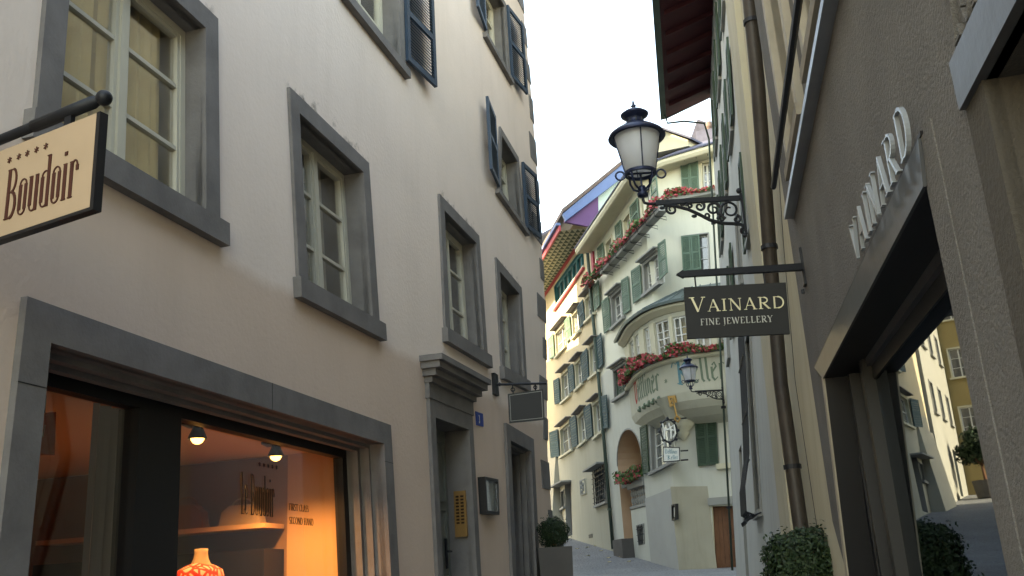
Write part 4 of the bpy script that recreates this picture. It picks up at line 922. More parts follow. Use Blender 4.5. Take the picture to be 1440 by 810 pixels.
# ================================================================ LANTERNS
def spiral(c,r0,r1,a0,a1,n=26): return [(c[0]+(r0+(r1-r0)*i/n)*math.cos(R(a0+(a1-a0)*i/n)),c[1]+(r0+(r1-r0)*i/n)*math.sin(R(a0+(a1-a0)*i/n))) for i in range(n+1)]
def lantern(loc):
    """wall lantern; origin at the wall, arm towards -x, lamp 1.1 m out"""
    T=thing('wall_lantern','large blue black street lantern with frosted glass on a scrolled bracket, nearest the camera','street lamp',loc,'wall lanterns on scrolled brackets')
    L=Vector(loc); A=1.185
    def P(x,z): return L+Vector((-x,0,z))
    m=MB(); m.box(P(.015,.0)+Vector((0,0,-.20)),(.03,.05,.52)); m.ball(P(.03,.10),.035,8,6); m.ball(P(.03,-.47),.03,8,6); m.build('wall_plate','iron',T)
    m=MB(); m.box(P(.53,.0),(1.02,.045,.042)); m.box(P(.53,.032),(1.02,.028,.014)); m.tube([P(1.02,0),P(1.12,.0),P(1.175,.02),P(1.185,.06),P(1.185,.12)],.019); m.build('arm','iron',T)
    m=MB(); m.tube([P(.02,-.36),P(.06,-.33),P(.14,-.315),P(.28,-.30),P(.42,-.25),P(.54,-.17),P(.66,-.10),P(.80,-.05),P(.95,-.025)],.022,8); m.build('brace','iron',T)
    for sp_ in (spiral((.17,-.14),.125,.03,-60,480),spiral((.36,-.115),.09,.02,200,-300),spiral((.52,-.07),.06,.015,120,560),spiral((.86,-.085),.07,.02,90,-420),spiral((.10,-.26),.05,.012,90,500),spiral((.28,-.24),.045,.012,0,400),spiral((.45,-.19),.04,.01,-30,-420),spiral((.64,-.055),.035,.01,0,400),spiral((.03,-.42),.045,.01,90,-300)):
        m=MB(); n=len(sp_); m.tube([P(x,z) for x,z in sp_],[.019-.009*i/n for i in range(n)],6); m.build('scroll','iron',T)
    for (x,z) in ((.60,-.19),(.30,-.17),(.72,-.03),(.97,-.06)):
        m=MB(); m.ball(P(x,z),.022,8,6,(1.6,.6,1)); m.build('leaf_ornament','iron',T)
    # lamp
    c=Vector((0,0,0)); LS=1.24; old=set(o_.name for o_ in T.children)
    m=MB(); m.lathe(c,[(0,.09),(.05,.10),(.055,.13),(.03,.16),(.045,.18),(.03,.21),(0,.215)],16); m.build('socket','lampblue',T,True)
    m=MB()
    for k in range(4):
        a=math.pi/4+k*math.pi/2; u=Vector((math.cos(a),math.sin(a),0)); m.tube([c+u*.03+Vector((0,0,.16)),c+u*.10+Vector((0,0,.20)),c+u*.135+Vector((0,0,.27)),c+u*.14+Vector((0,0,.34))],.011,6)
    m.build('cage','lampblue',T)
    m=MB(); m.lathe(c,[(.13,.33),(.155,.33),(.155,.36),(.13,.36),(.13,.33)],28); m.lathe(c,[(.0,.335),(.02,.335),(.02,.345),(0,.345)],8); m.tube([c+Vector((-.14,0,.345)),c+Vector((.14,0,.345))],.010,6); m.tube([c+Vector((0,0,.19)),c+Vector((0,0,.345))],.010,6); m.build('lower_ring','lampblue',T)
    for sgn in (-1,1):
        m=MB(); m.tube([c+Vector((sgn*(.20+.045*math.cos(a*.523)),0,.33+.045*math.sin(a*.523))) for a in range(13)],.010,6); m.build('side_ring','lampblue',T)
    m=MB(); m.lathe(c,[(.135,.355),(.145,.36),(.185,.55),(.225,.74),(.225,.745)],32); m.build('glass_shade','frost',T,True,norm=False)
    m=MB()
    for k in range(4):
        a=k*math.pi/2-math.pi/2+.05; u=Vector((math.cos(a),math.sin(a),0)); m.tube([c+u*.147+Vector((0,0,.35)),c+u*.230+Vector((0,0,.745))],.007,6)
    m.build('ribs','lampblue',T)
    m=MB(); m.lathe(c,[(.225,.735),(.275,.715),(.285,.73),(.27,.76),(.22,.80),(.15,.845),(.085,.87),(.08,.93),(.10,.94),(.135,.965),(.14,.98),(.10,1.01),(.05,1.03),(.02,1.04),(.015,1.06),(.028,1.075),(.014,1.09),(.010,1.12),(0,1.15)],32); m.lathe(c,[(.225,.735),(.15,.80),(0,.82)],24); m.build('roof','lampblue',T,True,norm=False)
    m=MB()
    for k in range(8):
        a=k*math.pi/4; u=Vector((math.cos(a),math.sin(a),0)); m=MB(); m.box(c+u*.082+Vector((0,0,.90)),(.012,.012,.05)); m.build('vent','black',T)
    for o_ in [q_ for q_ in T.children if q_.name not in old]:
        for v_ in o_.data.vertices: v_.co=(v_.co+L)*LS+Vector((-A,0,-.02*LS+.0))-Vector((0,0,.0))
    return T
r_=ray(1044,279); lp=EYEP+r_*(10.75/r_.y)
LA=lantern(tuple(lp))

# ================================================================ FAR END: CORNER INN WITH ORIEL, YELLOW HOUSE
CK=Vector((4.852,32.)); JK=Vector((3.383,38.575)); dK=(JK-CK).normalized()
FK=Fac([tuple(CK),tuple(JK)],-1); FF=Fac([tuple(CK),(CK.x+.936*9,CK.y-.352*9)],1)
YE=Vector((1.14,51.0)); FY=Fac([tuple(JK),tuple(YE)],-1)
INN=thing('corner_inn','pale green white corner inn with a round oriel and green shutters at the street end','building',(CK.x,CK.y,1.6))
ZK=15.3
def smallwin(F,Q,root,cols=2,rows=3,sur='trimg',pane='farpane',t=.10,hood=True,sill=True,dep=.14,sash='white',louvre=None):
    """far window: surround, hood, sill, sash with bars and a dark pane"""
    mb=MB(); Q.ring(mb,t,-.04,.04,tb=.0); I=Q.inner(t,t,0,t); reveal(I,mb,dep); holes.append(I.corners())
    W=mb.build('window',sur,root)
    if hood:
        m=MB(); Q.box(m,-.10,Q.w+.10,Q.h+.06,Q.h+.11,-.02,.26); Q.box(m,-.04,Q.w+.04,Q.h+.005,Q.h+.055,-.02,.12); m.build('hood',sur,W)
    if sill: m=MB(); Q.box(m,-.08,Q.w+.08,-.10,0,-.04,.14); m.build('sill','trimg' if sur!='trimk' else 'trimk',W)
    D=Quad(F,I.c,-dep); m=MB(); D.ring(m,.05,-.03,.02)
    for c in range(1,cols): a=D.w*c/cols; D.box(m,a-.035,a+.035,.05,D.h-.05,-.03,.03)
    for c in range(cols):
        for r in range(1,rows): bb=D.h*r/rows; D.box(m,D.w*c/cols+.04,D.w*(c+1)/cols-.04,bb-.014,bb+.014,-.02,.012)
    m.build('sash',sash,W)
    m=MB(); D.box(m,.03,D.w-.03,.03,D.h-.03,-.035,-.02); m.build('pane',pane,W)
    return W,I
def shut(F,px,m,root,**k):
    return shutter(Quad(F,F.q(*px)),m,root,**k)
holes=[]
def orient(pts): return pts
# --- second row (two paired windows with hoods) on the street side.
# px corners are TL,TR,BR,BL as seen in the street
K1,_=smallwin(FK,Quad(FK,FK.q((859,417),(875,402),(879,445),(862,461))),INN)
shut(FK,((848,424),(858,416),(861.5,461),(852,469)),'shutgreen',K1,d=.05); shut(FK,((876,394),(885.5,388),(889,436),(879.5,443)),'shutgreen',K1,d=.05)
K2,_=smallwin(FK,Quad(FK,FK.q((904,371),(927,352),(930,396),(907,414))),INN)
shut(FK,((890,381),(902.5,372),(905,418),(893,427)),'shutgreen',K2,d=.05); shut(FK,((928,343),(938,336),(941.6,383),(930.5,394)),'shutgreen',K2,d=.05)
# --- top row under the eaves
for (a,b_) in ((((851,342),(861,329),(864,362),(854,376)),((842,349),(850,341),(853,378),(845,385))),(((876,309),(887,294),(890,330),(879,344)),((867,318),(875,309),(878,346),(870,354))),(((900,276),(916,256),(918.5,292),(903,310)),((888,291),(899,278),(901.5,313),(891,326)))):
    k_,_=smallwin(FK,Quad(FK,FK.q(*a)),INN,hood=False,sur='trimk'); shut(FK,b_,'shutgreen',k_,d=.05)
shut(FK,((917.5,256),(926,246),(928.5,283),(919.5,293)),'shutgreen',k_,d=.05)
# --- window with closed louvres left of the oriel
K3,_=smallwin(FK,Quad(FK,FK.q((862.5,520),(881.5,507),(883,550),(864.5,562))),INN); shut(FK,((864,524),(880,513),(881.5,547),(866,558)),'shutdark',K3,d=-.09,leaves=2)
# --- ground floor window below the oriel
K4,_=smallwin(FK,Quad(FK,FK.q((914,592),(937,578),(948,648),(917,664))),INN,cols=2,rows=4,hood=False)
shut(FK,((902.5,601),(911.5,596),(915.5,664),(907,667)),'shutdark',K4,d=.05)
# --- barred cellar window
K5,_=smallwin(FK,Quad(FK,FK.q((895.6,739),(906,736),(907,765),(899,767))),INN,cols=1,rows=1,hood=False,sill=False,pane='farpaneb',sash='trimg',t=.06)
kq=Quad(FK,FK.q((895.6,739),(906,736),(907,765),(899,767)))
for i in range(4): mb=MB(); a=kq.w*(.2+.2*i); mb.tube([kq.P(a,.02,.05),kq.P(a,kq.h,.05)],.014,6); mb.build('bar','iron',K5)
for i in range(3): mb=MB(); b_=kq.h*(.2+.3*i); mb.tube([kq.P(0,b_,.05),kq.P(kq.w,b_,.05)],.012,6); mb.build('bar','iron',K5)
# --- arched porch
ap=[FK.at(x,y) for x,y in ((889,772),(889,715),(905,712),(903.5,664),(899.5,630),(894,610),(886.7,602),(880,612),(874,632),(871,652),(870,672),(869,700),(868.5,768))]
sA=[p[0] for p in ap]
s_hi=max(sA)+.0; s_lo=min(sA)
zspr=FK.at(870,655)[1]; zap=FK.at(886.7,602)[1]; zfl=FK.at(889,717)[1]; s_r=FK.at(904.5,664)[0]; s_l_=FK.at(869.5,664)[0]; s_m=FK.at(889,740)[0]
arch=[(s_r,zfl),(s_m,zfl),(s_m,2.05),(s_l_,2.35)]
cx=(s_r+s_l_)/2; rw=(s_l_-s_r)/2
arch+= [(cx+rw*math.cos(R(a)),zspr+(zap-zspr)*math.sin(R(a))) for a in range(0,181,12)]
holes.append(arch)
mb=MB()
for i in range(len(arch)):
    a=arch[i]; b_=arch[(i+1)%len(arch)]; mb.add([FK.P(a[0],a[1],0),FK.P(b_[0],b_[1],0),FK.P(b_[0],b_[1],-1.6),FK.P(a[0],a[1],-1.6)],[(0,1,2,3)])
mb.add([FK.P(a,b_,-1.6) for a,b_ in ((s_r-.3,1.5),(s_l_+.3,1.5),(s_l_+.3,zap+.3),(s_r-.3,zap+.3))],[(0,1,2,3)])
PCH=mb.build('arched_porch','peach',INN,norm=False)
mb=MB(); ar=arch[4:]; 
for i in range(len(ar)-1):
    a=ar[i]; b_=ar[i+1]; o_=1.05
    def ou(p): return (cx+(p[0]-cx)*o_,zspr+(p[1]-zspr)*o_)
    A2,B2=ou(a),ou(b_); mb.hexa([FK.P(*a,-.02),FK.P(*b_,-.02),FK.P(*B2,-.02),FK.P(*A2,-.02),FK.P(*a,.02),FK.P(*b_,.02),FK.P(*B2,.02),FK.P(*A2,.02)])
mb.build('arch_edge','trimg',PCH)
# balustrade
z0b=FK.at(889,716)[1]; z1b=FK.at(885,684)[1]
mb=MB(); n=7
def kb(mb,s0,s1,z0,z1,d0,d1): return mb.hexa([FK.P(s0,z0,d0),FK.P(s1,z0,d0),FK.P(s1,z0,d1),FK.P(s0,z0,d1),FK.P(s0,z1,d0),FK.P(s1,z1,d0),FK.P(s1,z1,d1),FK.P(s0,z1,d1)])
kb(mb,s_r+.02,s_m+.0,z1b-.12,z1b,-.22,.06); BL=mb.build('handrail','trimg',PCH)
mb=MB(); kb(mb,s_r+.02,s_m,z0b,z0b+.09,-.2,.03); mb.build('base_rail','trimg',PCH)
for i in range(n):
    s=s_r+.12+(s_m-s_r-.24)*i/(n-1); c=FK.P(s,z0b+.09,-.08); hh=z1b-.12-(z0b+.09)
    mb=MB(); mb.lathe(c,[(.05,0),(.05,.04*hh),(.03,.1*hh),(.07,.3*hh),(.06,.42*hh),(.025,.52*hh),(.06,.62*hh),(.07,.72*hh),(.03,.9*hh),(.05,.96*hh),(.05,hh)],10); mb.build('baluster','trimg',PCH,True)
mb=MB(); c=FK.P(cx-.2,zspr+.5,-.8); mb.lathe(c,[(0,.3),(.01,.3),(.01,.2),(.06,.18),(.12,.14),(.12,-.12),(.05,-.16),(0,-.16)],10); mb.build('porch_lamp','trimg',PCH,True)
# --- render plinth, thicker, stepped top
pl=[FK.at(909,701),FK.at(935,691),FK.at(956,683)]
mb=MB(); pts=[(0,1.2),(FK.at(909,701)[0],1.4),(FK.at(909,701)[0],pl[0][1]),(pl[1][0],pl[1][1]),(0,FK.at(957,683)[1])]
mb.prism([FK.P(a,b_,.0) for a,b_ in pts],FK.N()*.06); mb.build('cement_plinth','plinth',INN)
zpt=FF.at(960,683)[1]
mb=MB(); se=FF.at(995,684)[0]; mb.prism([FF.P(a,b_,.0) for a,b_ in ((-.06,1.2),(se,1.2),(se,FF.at(993,684)[1]),(-.06,zpt))],FF.N()*.06); mb.build('cement_plinth','plintht',INN)
# --- front face
F1w,_=smallwin(FF,Quad(FF,FF.q((976,577),(1008,572),(1012,652),(982,656))),INN,cols=1,rows=1,hood=False,sill=False,t=.02); shut(FF,((976,577),(1007,573),(1011,653),(982,656)),'shutdark',F1w,leaves=2,d=.04,slats=30)
F2w,_=smallwin(FF,Quad(FF,FF.q((958,332),(997,327),(999,378),(961,383))),INN,cols=2,rows=3,hood=False,sill=False,t=.04); shut(FF,((958,333),(984,330),(987,379),(961,383)),'shutgreen',F2w,leaves=2,d=.04,slats=26)
F3w,_=smallwin(FF,Quad(FF,FF.q((985,228),(1002,226),(1004,276),(987,278))),INN,cols=2,rows=4,hood=False,sill=False,t=.05,sur='trimk'); shut(FF,((957,228),(982,224),(984,274),(960,278)),'shutgreen',F3w,leaves=2,d=.04,slats=26)
mb=MB(); a=FF.at(1008,655);b2=FF.at(1020,653); 
def fb(F,mb,s0,s1,z0,z1,d0,d1): return mb.hexa([F.P(s0,z0,d0),F.P(s1,z0,d0),F.P(s1,z0,d1),F.P(s0,z0,d1),F.P(s0,z1,d0),F.P(s1,z1,d0),F.P(s1,z1,d1),F.P(s0,z1,d1)])
fb(FF,mb,a[0],a[0]+.5,a[1]-.12,a[1]+.05,-.02,.15); mb.build('window_sill','trimk',INN)
# door
dq=Quad(FF,[FF.at(1001,712),FF.at(1036,711),(FF.at(1036,711)[0]+.05,1.45),(FF.at(1005,802)[0],1.5)])
holes_F=[]
holes_K=[h for h in holes]; 
# separate holes by facade: those made for FF come last three
holes_F=holes_K[-3:]; holes_K=holes_K[:-3]
holes_F.append(dq.corners()); mb=MB(); reveal(dq,mb,.22); DF=mb.build('doorway','trimk',INN,norm=False)
mb=MB(); DQf=Quad(FF,dq.c,-.22); DQf.box(mb,0,dq.w,0,dq.h,-.05,0)
for i in range(6): DQf.box(mb,.04+i*(dq.w-.08)/6,.04+(i+1)*(dq.w-.08)/6-.012,.04,dq.h-.04,0,.02)
do=mb.build('door','wood',DF); mb=MB(); mb.tube([DQf.P(dq.w*.78,.95,.02),DQf.P(dq.w*.78,.95,.08),DQf.P(dq.w*.66,.95,.08)],.014); mb.build('handle','brass',do)
mb=MB(); l1=FF.at(995.6,700.7);l2=FF.at(996.7,711); fb(FF,mb,l1[0],l1[0]+1.9,l2[1],l1[1],-.02,.12); mb.build('lintel','trimg',DF)
mb=MB(); fb(FF,mb,dq.c[3].x-.17,dq.c[3].x-.0,1.45,dq.c[0].y,-.03,.05); mb.build('door_post','trimk',DF)
zbase=.9
wall(FK,[(0,zbase),(FK.cum[-1],zbase),(FK.cum[-1],ZK-.75),(0,ZK-.25)],holes_K,'kwall',INN,depth=7.)
wall(FF,[(0,zbase),(9,zbase),(9,ZK+.2),(2.5,ZK+.2),(0,ZK-.25)],holes_F,'kwall',INN,name='front_wall',depth=6.)
holes=[]
# eaves: coved cornice following both faces
EVP=[tuple(JK+dK*.0),tuple(CK),(CK.x+.936*9,CK.y-.352*9)]
FE=Fac(EVP,1)
def loft(F,prof,s0,s1,n,m,root,name,close=True,smooth=False,zf=lambda s:0):
    mb=MB(); k=len(prof); ss=[s0+(s1-s0)*i/n for i in range(n+1)]
    for c in F.cum:
        if s0<c<s1: ss.append(c)
    ss=sorted(set(ss))
    for s in ss:
        for d,z in prof: mb.v.append(F.P(s,z+zf(s),d))
    for i in range(len(ss)-1):
        for j in range(k if close else k-1):
            a=i*k+j; b=i*k+(j+1)%k; mb.f.append((a,b,b+k,a+k))
    if close: mb.f.append(tuple(range(k))); mb.f.append(tuple((len(ss)-1)*k+i for i in range(k)))
    return mb.build(name,m,root,smooth,norm=close)
# at the corner the normal is averaged, so the eave mitres by itself
zo=14.95; cS=FE.cum[1]
def ZF(s): return -.5*(1-s/cS) if s<cS else min(.5,(s-cS)/2.5*.5)
se0=.35
loft(FE,[(.02,zo+.0),(.10,zo+.03),(.62,zo-.02),(.62,zo+.02),(-.2,zo+.10),(-.2,zo+.0)],se0,FE.cum[-1],6,'trimk',INN,'eave_soffit',zf=ZF)
loft(FE,[(.63,zo-.06),(.70,zo-.04),(.76,zo+.06),(.76,zo+.16),(.63,zo+.16)],se0,FE.cum[-1],6,'trimk',INN,'cornice',zf=ZF)
RF=loft(FE,[(.80,zo+.18),(.80,zo+.23),(-2.6,zo+2.0),(-2.6,zo+1.9)],se0,FE.cum[-1],6,'slate',INN,'roof',zf=ZF)
for i in range(14):
    sx_=FE.cum[1]+.3+i*.4; mb=MB(); mb.tube([FE.P(sx_,zo+.30,.5),FE.P(sx_,zo+.48,.5)],.012,5); mb.tube([FE.P(sx_,zo+.46,.5),FE.P(sx_+.4,zo+.46,.5)],.012,5); mb.build('snow_guard','iron',RF)
# gabled dormer and chimney block above the front eave
rc=FE.at(938,206,-.2); sgd,zgd=rc
mb=MB(); q=[FE.P(sgd-.75,zgd-.2,-.1),FE.P(sgd+.75,zgd-.2,-.1),FE.P(sgd+.75,zgd+.05,-.1),FE.P(sgd,zgd+.55,-.1),FE.P(sgd-.75,zgd+.05,-.1)]; mb.prism(q,FE.N(sgd)*-2.0); DM=mb.build('dormer','trimk',INN)
mb=MB()
for sg_ in (-1,1): mb.hexa([FE.P(sgd,zgd+.58,.08),FE.P(sgd+sg_*.95,zgd-.02,.08),FE.P(sgd+sg_*.95,zgd-.02,-2.2),FE.P(sgd,zgd+.58,-2.2),FE.P(sgd,zgd+.66,.08),FE.P(sgd+sg_*.95,zgd+.06,.08),FE.P(sgd+sg_*.95,zgd+.06,-2.2),FE.P(sgd,zgd+.66,-2.2)])
mb.build('dormer_roof','slate',DM)
cb=FE.at(959,200,-1.4); ct=FE.at(990,184,-1.4)
mb=MB(); fb(FE,mb,cb[0],ct[0]+.6,cb[1]-.5,ct[1]-.02,-2.6,-1.4); CHM=mb.build('chimney','slate',INN)
for f_ in (.28,.68):
    c=FE.P(cb[0]+(ct[0]-cb[0])*f_,ct[1]-.02,-2.0); mb=MB(); mb.lathe(c,[(.13,0),(.13,.25),(.16,.28),(.16,.34),(.10,.5),(.10,.52),(0,.53)],10); mb.build('chimney_pot','rooftile',CHM,True)
mb=MB(); q0=FE.at(934,186,-3.2); mb.prism([FE.P(q0[0]-1.5,q0[1]-1.3,-3.0),FE.P(q0[0]+.1,q0[1],-3.0),FE.P(q0[0]+3.2,q0[1]-1.7,-3.0)],FE.N(7.5)*-2.5); mb.build('upper_roof','slate',INN)
# ---- oriel
op=[(4.10,35.6),(4.13,34.8),(4.19,33.4),(4.28,32.7),(4.43,32.1),(4.62,31.5),(4.90,31.02),(5.15,30.75),(5.45,30.55),(5.9,30.33),(6.38,30.15),(7.5,29.73),(8.8,29.25)]
def cr(P,n=4):
    out=[]
    for i in range(len(P)-1):
        p0=P[max(i-1,0)];p1=P[i];p2=P[i+1];p3=P[min(i+2,len(P)-1)]
        for k in range(n):
            t=k/n; out.append(tuple(.5*((2*b)+(-a+c)*t+(2*a-5*b+4*c-d)*t*t+(-a+3*b-3*c+d)*t**3) for a,b,c,d in zip(p0,p1,p2,p3)))
    out.append(P[-1]); return out
FO=Fac(cr(op),1); LO=FO.cum[-1]
OR=INN
zr=8.2
def zbo(x,y): return FO.at(x,y)[1]
zb0=zbo(925,578)
loft(FO,[(-1.2,zb0-.55),(-.55,zb0-.35),(-.22,zb0-.12),(-.06,zb0+.12),(0,zb0+.40),(0,zr-.14),(-.5,zr-.14),(-1.2,zr-.3)],0.2,LO,60,'oriel',OR,'oriel_parapet',smooth=False)
loft(FO,[(-.3,zr-.14),(.06,zr-.14),(.12,zr-.10),(.14,zr-.03),(.10,zr),(-.3,zr)],0.1,LO,60,'trimk',OR,'oriel_sill_moulding')
ztp=9.72
# windows of the oriel
wpx=[(884,889.5),(892,898),(904.5,912),(920.5,939.5),(946.5,965)]
W_s=[]
for a,b_ in wpx:
    ya=472 if a<900 else 455
    W_s.append((FO.at(a,ya)[0],FO.at(b_,ya-4)[0]))
last=W_s[-1][1]; wdt=W_s[-1][1]-W_s[-1][0]
for k in range(4):
    if last+.25+wdt<LO: W_s.append((last+.25,last+.25+wdt)); last+=.25+wdt
zs0,zs1=zr+.12,9.55
loft(FO,[(-.16,zr),(-.02,zr),(-.02,zs0),(-.16,zs0)],.3,LO,50,'oriel',OR,'oriel_band')
loft(FO,[(-.16,zs1),(-.02,zs1),(-.02,ztp),(-.16,ztp)],.3,LO,50,'oriel',OR,'oriel_band')
cur=.3
for i,(a,b_) in enumerate(W_s+[(LO,LO)]):
    if a-cur>.02:
        loft(FO,[(-.16,zs0),(-.02,zs0),(-.02,zs1),(-.16,zs1)],cur,a,6,'oriel',OR,'oriel_pier')
        if a-cur<1.2: loft(FO,[(-.03,zs0-.02),(.03,zs0-.02),(.03,zs1+.04),(-.03,zs1+.04)],cur+.03,a-.03,4,'trimk',OR,'pilaster')
    if b_>a:
        m=MB(); n=3
        W=loft(FO,[(-.12,zs0),(-.06,zs0),(-.06,zs0+.06),(-.12,zs0+.06)],a,b_,3,'white',OR,'window')
        for (u,v,z0,z1) in ((a,a+.05,zs0,zs1),(b_-.05,b_,zs0,zs1),((a+b_)/2-.03,(a+b_)/2+.03,zs0,zs1),(a,b_,zs1-.06,zs1),(a,b_,(zs0+zs1)/2-.02,(zs0+zs1)/2+.02),(a,b_,zs0+.36,zs0+.385) ,(a,b_,zs1-.38,zs1-.355)):
            for k in range(2): fb(FO,m,u+(v-u)*k/2,u+(v-u)*(k+1)/2,z0,z1,-.11,-.055)
        m.build('sash','white',W)
        m=MB()
        for k in range(3): m.add([FO.P(a+(b_-a)*k/3,zs0,-.13),FO.P(a+(b_-a)*(k+1)/3,zs0,-.13),FO.P(a+(b_-a)*(k+1)/3,zs1,-.13),FO.P(a+(b_-a)*k/3,zs1,-.13)],[(0,1,2,3)])
        m.build('pane','pane',W,norm=False)
        m=MB()
        for k in range(3): m.add([FO.P(a+(b_-a)*k/3,zs0,-.45),FO.P(a+(b_-a)*(k+1)/3,zs0,-.45),FO.P(a+(b_-a)*(k+1)/3,zs1,-.45),FO.P(a+(b_-a)*k/3,zs1,-.45)],[(0,1,2,3)])
        m.build('curtain','curtainw' if i!=4 else 'curtain',W,norm=False)
    cur=b_
loft(FO,[(-.16,ztp),(.02,ztp),(.10,ztp+.06),(.22,ztp+.14),(.24,ztp+.22),(-.16,ztp+.22)],.05,LO,50,'trimk',OR,'oriel_cornice')
loft(FO,[(.20,10.0),(.34,9.96),(.36,10.05),(.30,10.08),(-1.3,10.85),(-1.3,10.75)],-.1,LO,60,'oroof',OR,'oriel_roof')
mb=MB()
for i in range(1,24):
    s=i*LO/24; mb.tube([FO.P(s,10.10,.28),FO.P(s,10.87,-1.28)],.018,5)
mb.build('roof_seams','oroof',OR)
# fraktur lettering on the parapet
def OP(s0,z0,slope=0):
    return lambda a,b_,d: FO.P(s0+a,z0+b_+slope*a,d)
v0=FO.at(893.5,566)[0]; e0=FO.at(930,524)[0]
v_z=FO.at(896,563)[1]; 
hL=.95
L1=e0-v0
INS=thing('fraktur_lettering','weathered red, green and teal fraktur lettering painted on the oriel','lettering',FO.P(v0+1,7.2,.01))
def frak(s_,x0,z0,h,xs,cols,step):
    x=x0
    for i,ch in enumerate(s_):
        m_=MB(); letter(m_,lambda a,b_,d,x=x:FO.P(x+a,z0+b_,d),BG[ch][1],0,0,h,h*xs,.002,.012); m_.build('letter',cols(i),INS); x+=BG[ch][0]*h*xs+step
    return x
zv=(FO.at(897,562)[1]+FO.at(930,546)[1])/2
xs1=(L1)/(.95*(1.05+.5+.32+.36+.32+.3+.58+.5+.42))
xe=frak('Veltliner',v0,FO.at(905,559)[1],.82,L1/(.82*4.55),lambda i:'letred' if i==0 else 'letgreen',.0)
k0=FO.at(951,541)[0]; xs2=.95
frak('Keller',k0,FO.at(960,541)[1],.86,.56,lambda i:'letteal' if i==0 else 'letgreen',.02)
dtx=FO.at(936.5,536); m_=MB(); star(m_,lambda a,b_,d:FO.P(dtx[0]+a,dtx[1]+b_,d),0,0,.07,.002,.012); m_.build('flower_mark','letgreen',INS)
# carved brackets under the oriel and gilded key
ky=FF.at(948,558,.9)
KEY=thing('gilded_key','gilded bronze key emblem on the curved wall below the oriel lettering','emblem',FO.P(FO.at(948,575)[0],zb0,.05))
sK=FO.at(948,566)[0]; zt_=FO.at(946,557)[1]; zb_=FO.at(955,594)[1]
kp=FO.P(sK,zt_,.02); kb_=FO.P(sK+.12,zb_,.02); ax=(kb_-kp); nN=FO.N(sK)
fk=Fac([(kp.x-1.5*FF.N().y*-1*0-1.0,kp.y+.35),(kp.x+1.0,kp.y-.35)],1)
def KP(x,y): # local key coordinates metres from the top
    t=Vector((.94,-.34,0)); return kp+t*x*.62+ax.normalized()*y+nN*.05
m_=MB(); m_.tube([KP(0,.05),KP(0,ax.length*.78)],.03,8); m_.build('shaft','goldkey',KEY)
m_=MB(); 
for (x0,x1,y0,y1) in ((-.22,.16,.0,.08),(-.22,-.12,.08,.36),(-.12,-.02,.14,.20),(-.12,-.02,.28,.34),(.08,.16,.08,.24)): m_.hexa([KP(x0,y0)-nN*.03,KP(x1,y0)-nN*.03,KP(x1,y1)-nN*.03,KP(x0,y1)-nN*.03,KP(x0,y0)+nN*.03,KP(x1,y0)+nN*.03,KP(x1,y1)+nN*.03,KP(x0,y1)+nN*.03])
m_.build('key_bit','goldkey',KEY)
m_=MB(); L_=ax.length; m_.tube([KP(0,L_*.76),KP(.14,L_*.87),KP(0,L_*1.0),KP(-.14,L_*.87),KP(0,L_*.76)],.035,8); m_.build('bow','goldkey',KEY)
cq=FK.at(957,602,.45); c=FK.P(cq[0],cq[1],.45); 
mb=MB(); cpos=CK.to_3d()+Vector((-.05,-.35,0)); zc=FO.at(958,600)[1]
r_=ray(961,600); tt=(CK.y-.55)/r_.y; pc=EYEP+r_*tt
mb.lathe((pc.x,pc.y+.25,pc.z),[(0,-.42),(.10,-.36),(.16,-.26),(.22,-.2),(.20,-.12),(.34,-.02),(.42,.10),(.40,.18),(.50,.34),(.62,.62),(.85,.95)],20); mb.build('corbel','oriel',INN,True,norm=False)
for k,px_ in enumerate(((900,571),(906,567),(912,563.5),(918,560.5),(925,558))):
    s_,z_=FO.at(px_[0],px_[1]+6); m_=MB(); m_.ball(FO.P(s_,z_,.0),.10,8,6,(1,1,.7)); m_.ball(FO.P(s_+.10,z_+.08,.0),.07,8,6); m_.build('carved_leaf','letgreen',INN)
# hanging iron sign of the inn: ring emblem over a white lettered board
r_=ray(944,610); 
HS=thing('inn_sign','white lettered inn sign under a round wrought iron emblem, hung from the corner','hanging sign',(4.5,31.2,6.2))
fy=31.0
FH=Fac([(-10,fy+1.2),(20,fy-1.2*0+1.2-.0)],1)
FH=Fac([(3.0,fy+.25),(6.0,fy-.25)],1)
hq=Quad(FH,FH.q((932,628),(956,629),(956.5,648),(932.5,650)))
mb=MB(); hq.box(mb,0,hq.w,0,hq.h,-.10,.0); bd=mb.build('board','white',HS)
mb=MB(); hq.ring(mb,.025,-.11,.015); mb.build('board_frame','iron',HS)
for (t_x,y0,hh) in (('Veltliner',hq.h*.54,hq.h*.30),('Keller',hq.h*.14,hq.h*.30)):
    m_=MB(); x=hq.w*.10 if t_x=='Veltliner' else hq.w*.24; xs_q=hq.w*.8/(4.55*hh) if t_x=='Veltliner' else hq.w*.62/(3.1*hh)
    for ch in t_x: letter(m_,lambda a,b_,d:hq.P(a,b_,d),BG[ch][1],x,y0,hh,hh*xs_q,.0,.006); x+=BG[ch][0]*hh*xs_q
    m_.build('lettering','letteal',bd)
for (x0,y0) in ((957,634),(957,647)):
    m_=MB(); a=FH.at(x0,y0); b2=FH.at(968,y0); m_.tube([FH.P(*a,-.05),FH.P(b2[0],a[1],-.05)],.025,6); m_.build('arm','iron',HS)
ec=FH.at(940.5,606); m_=MB(); rr_=.36
m_.tube([FH.P(ec[0]+rr_*.72*math.cos(a*.2618),ec[1]+rr_*math.sin(a*.2618),0) for a in range(25)],.03,6); m_.build('ring','iron',HS)
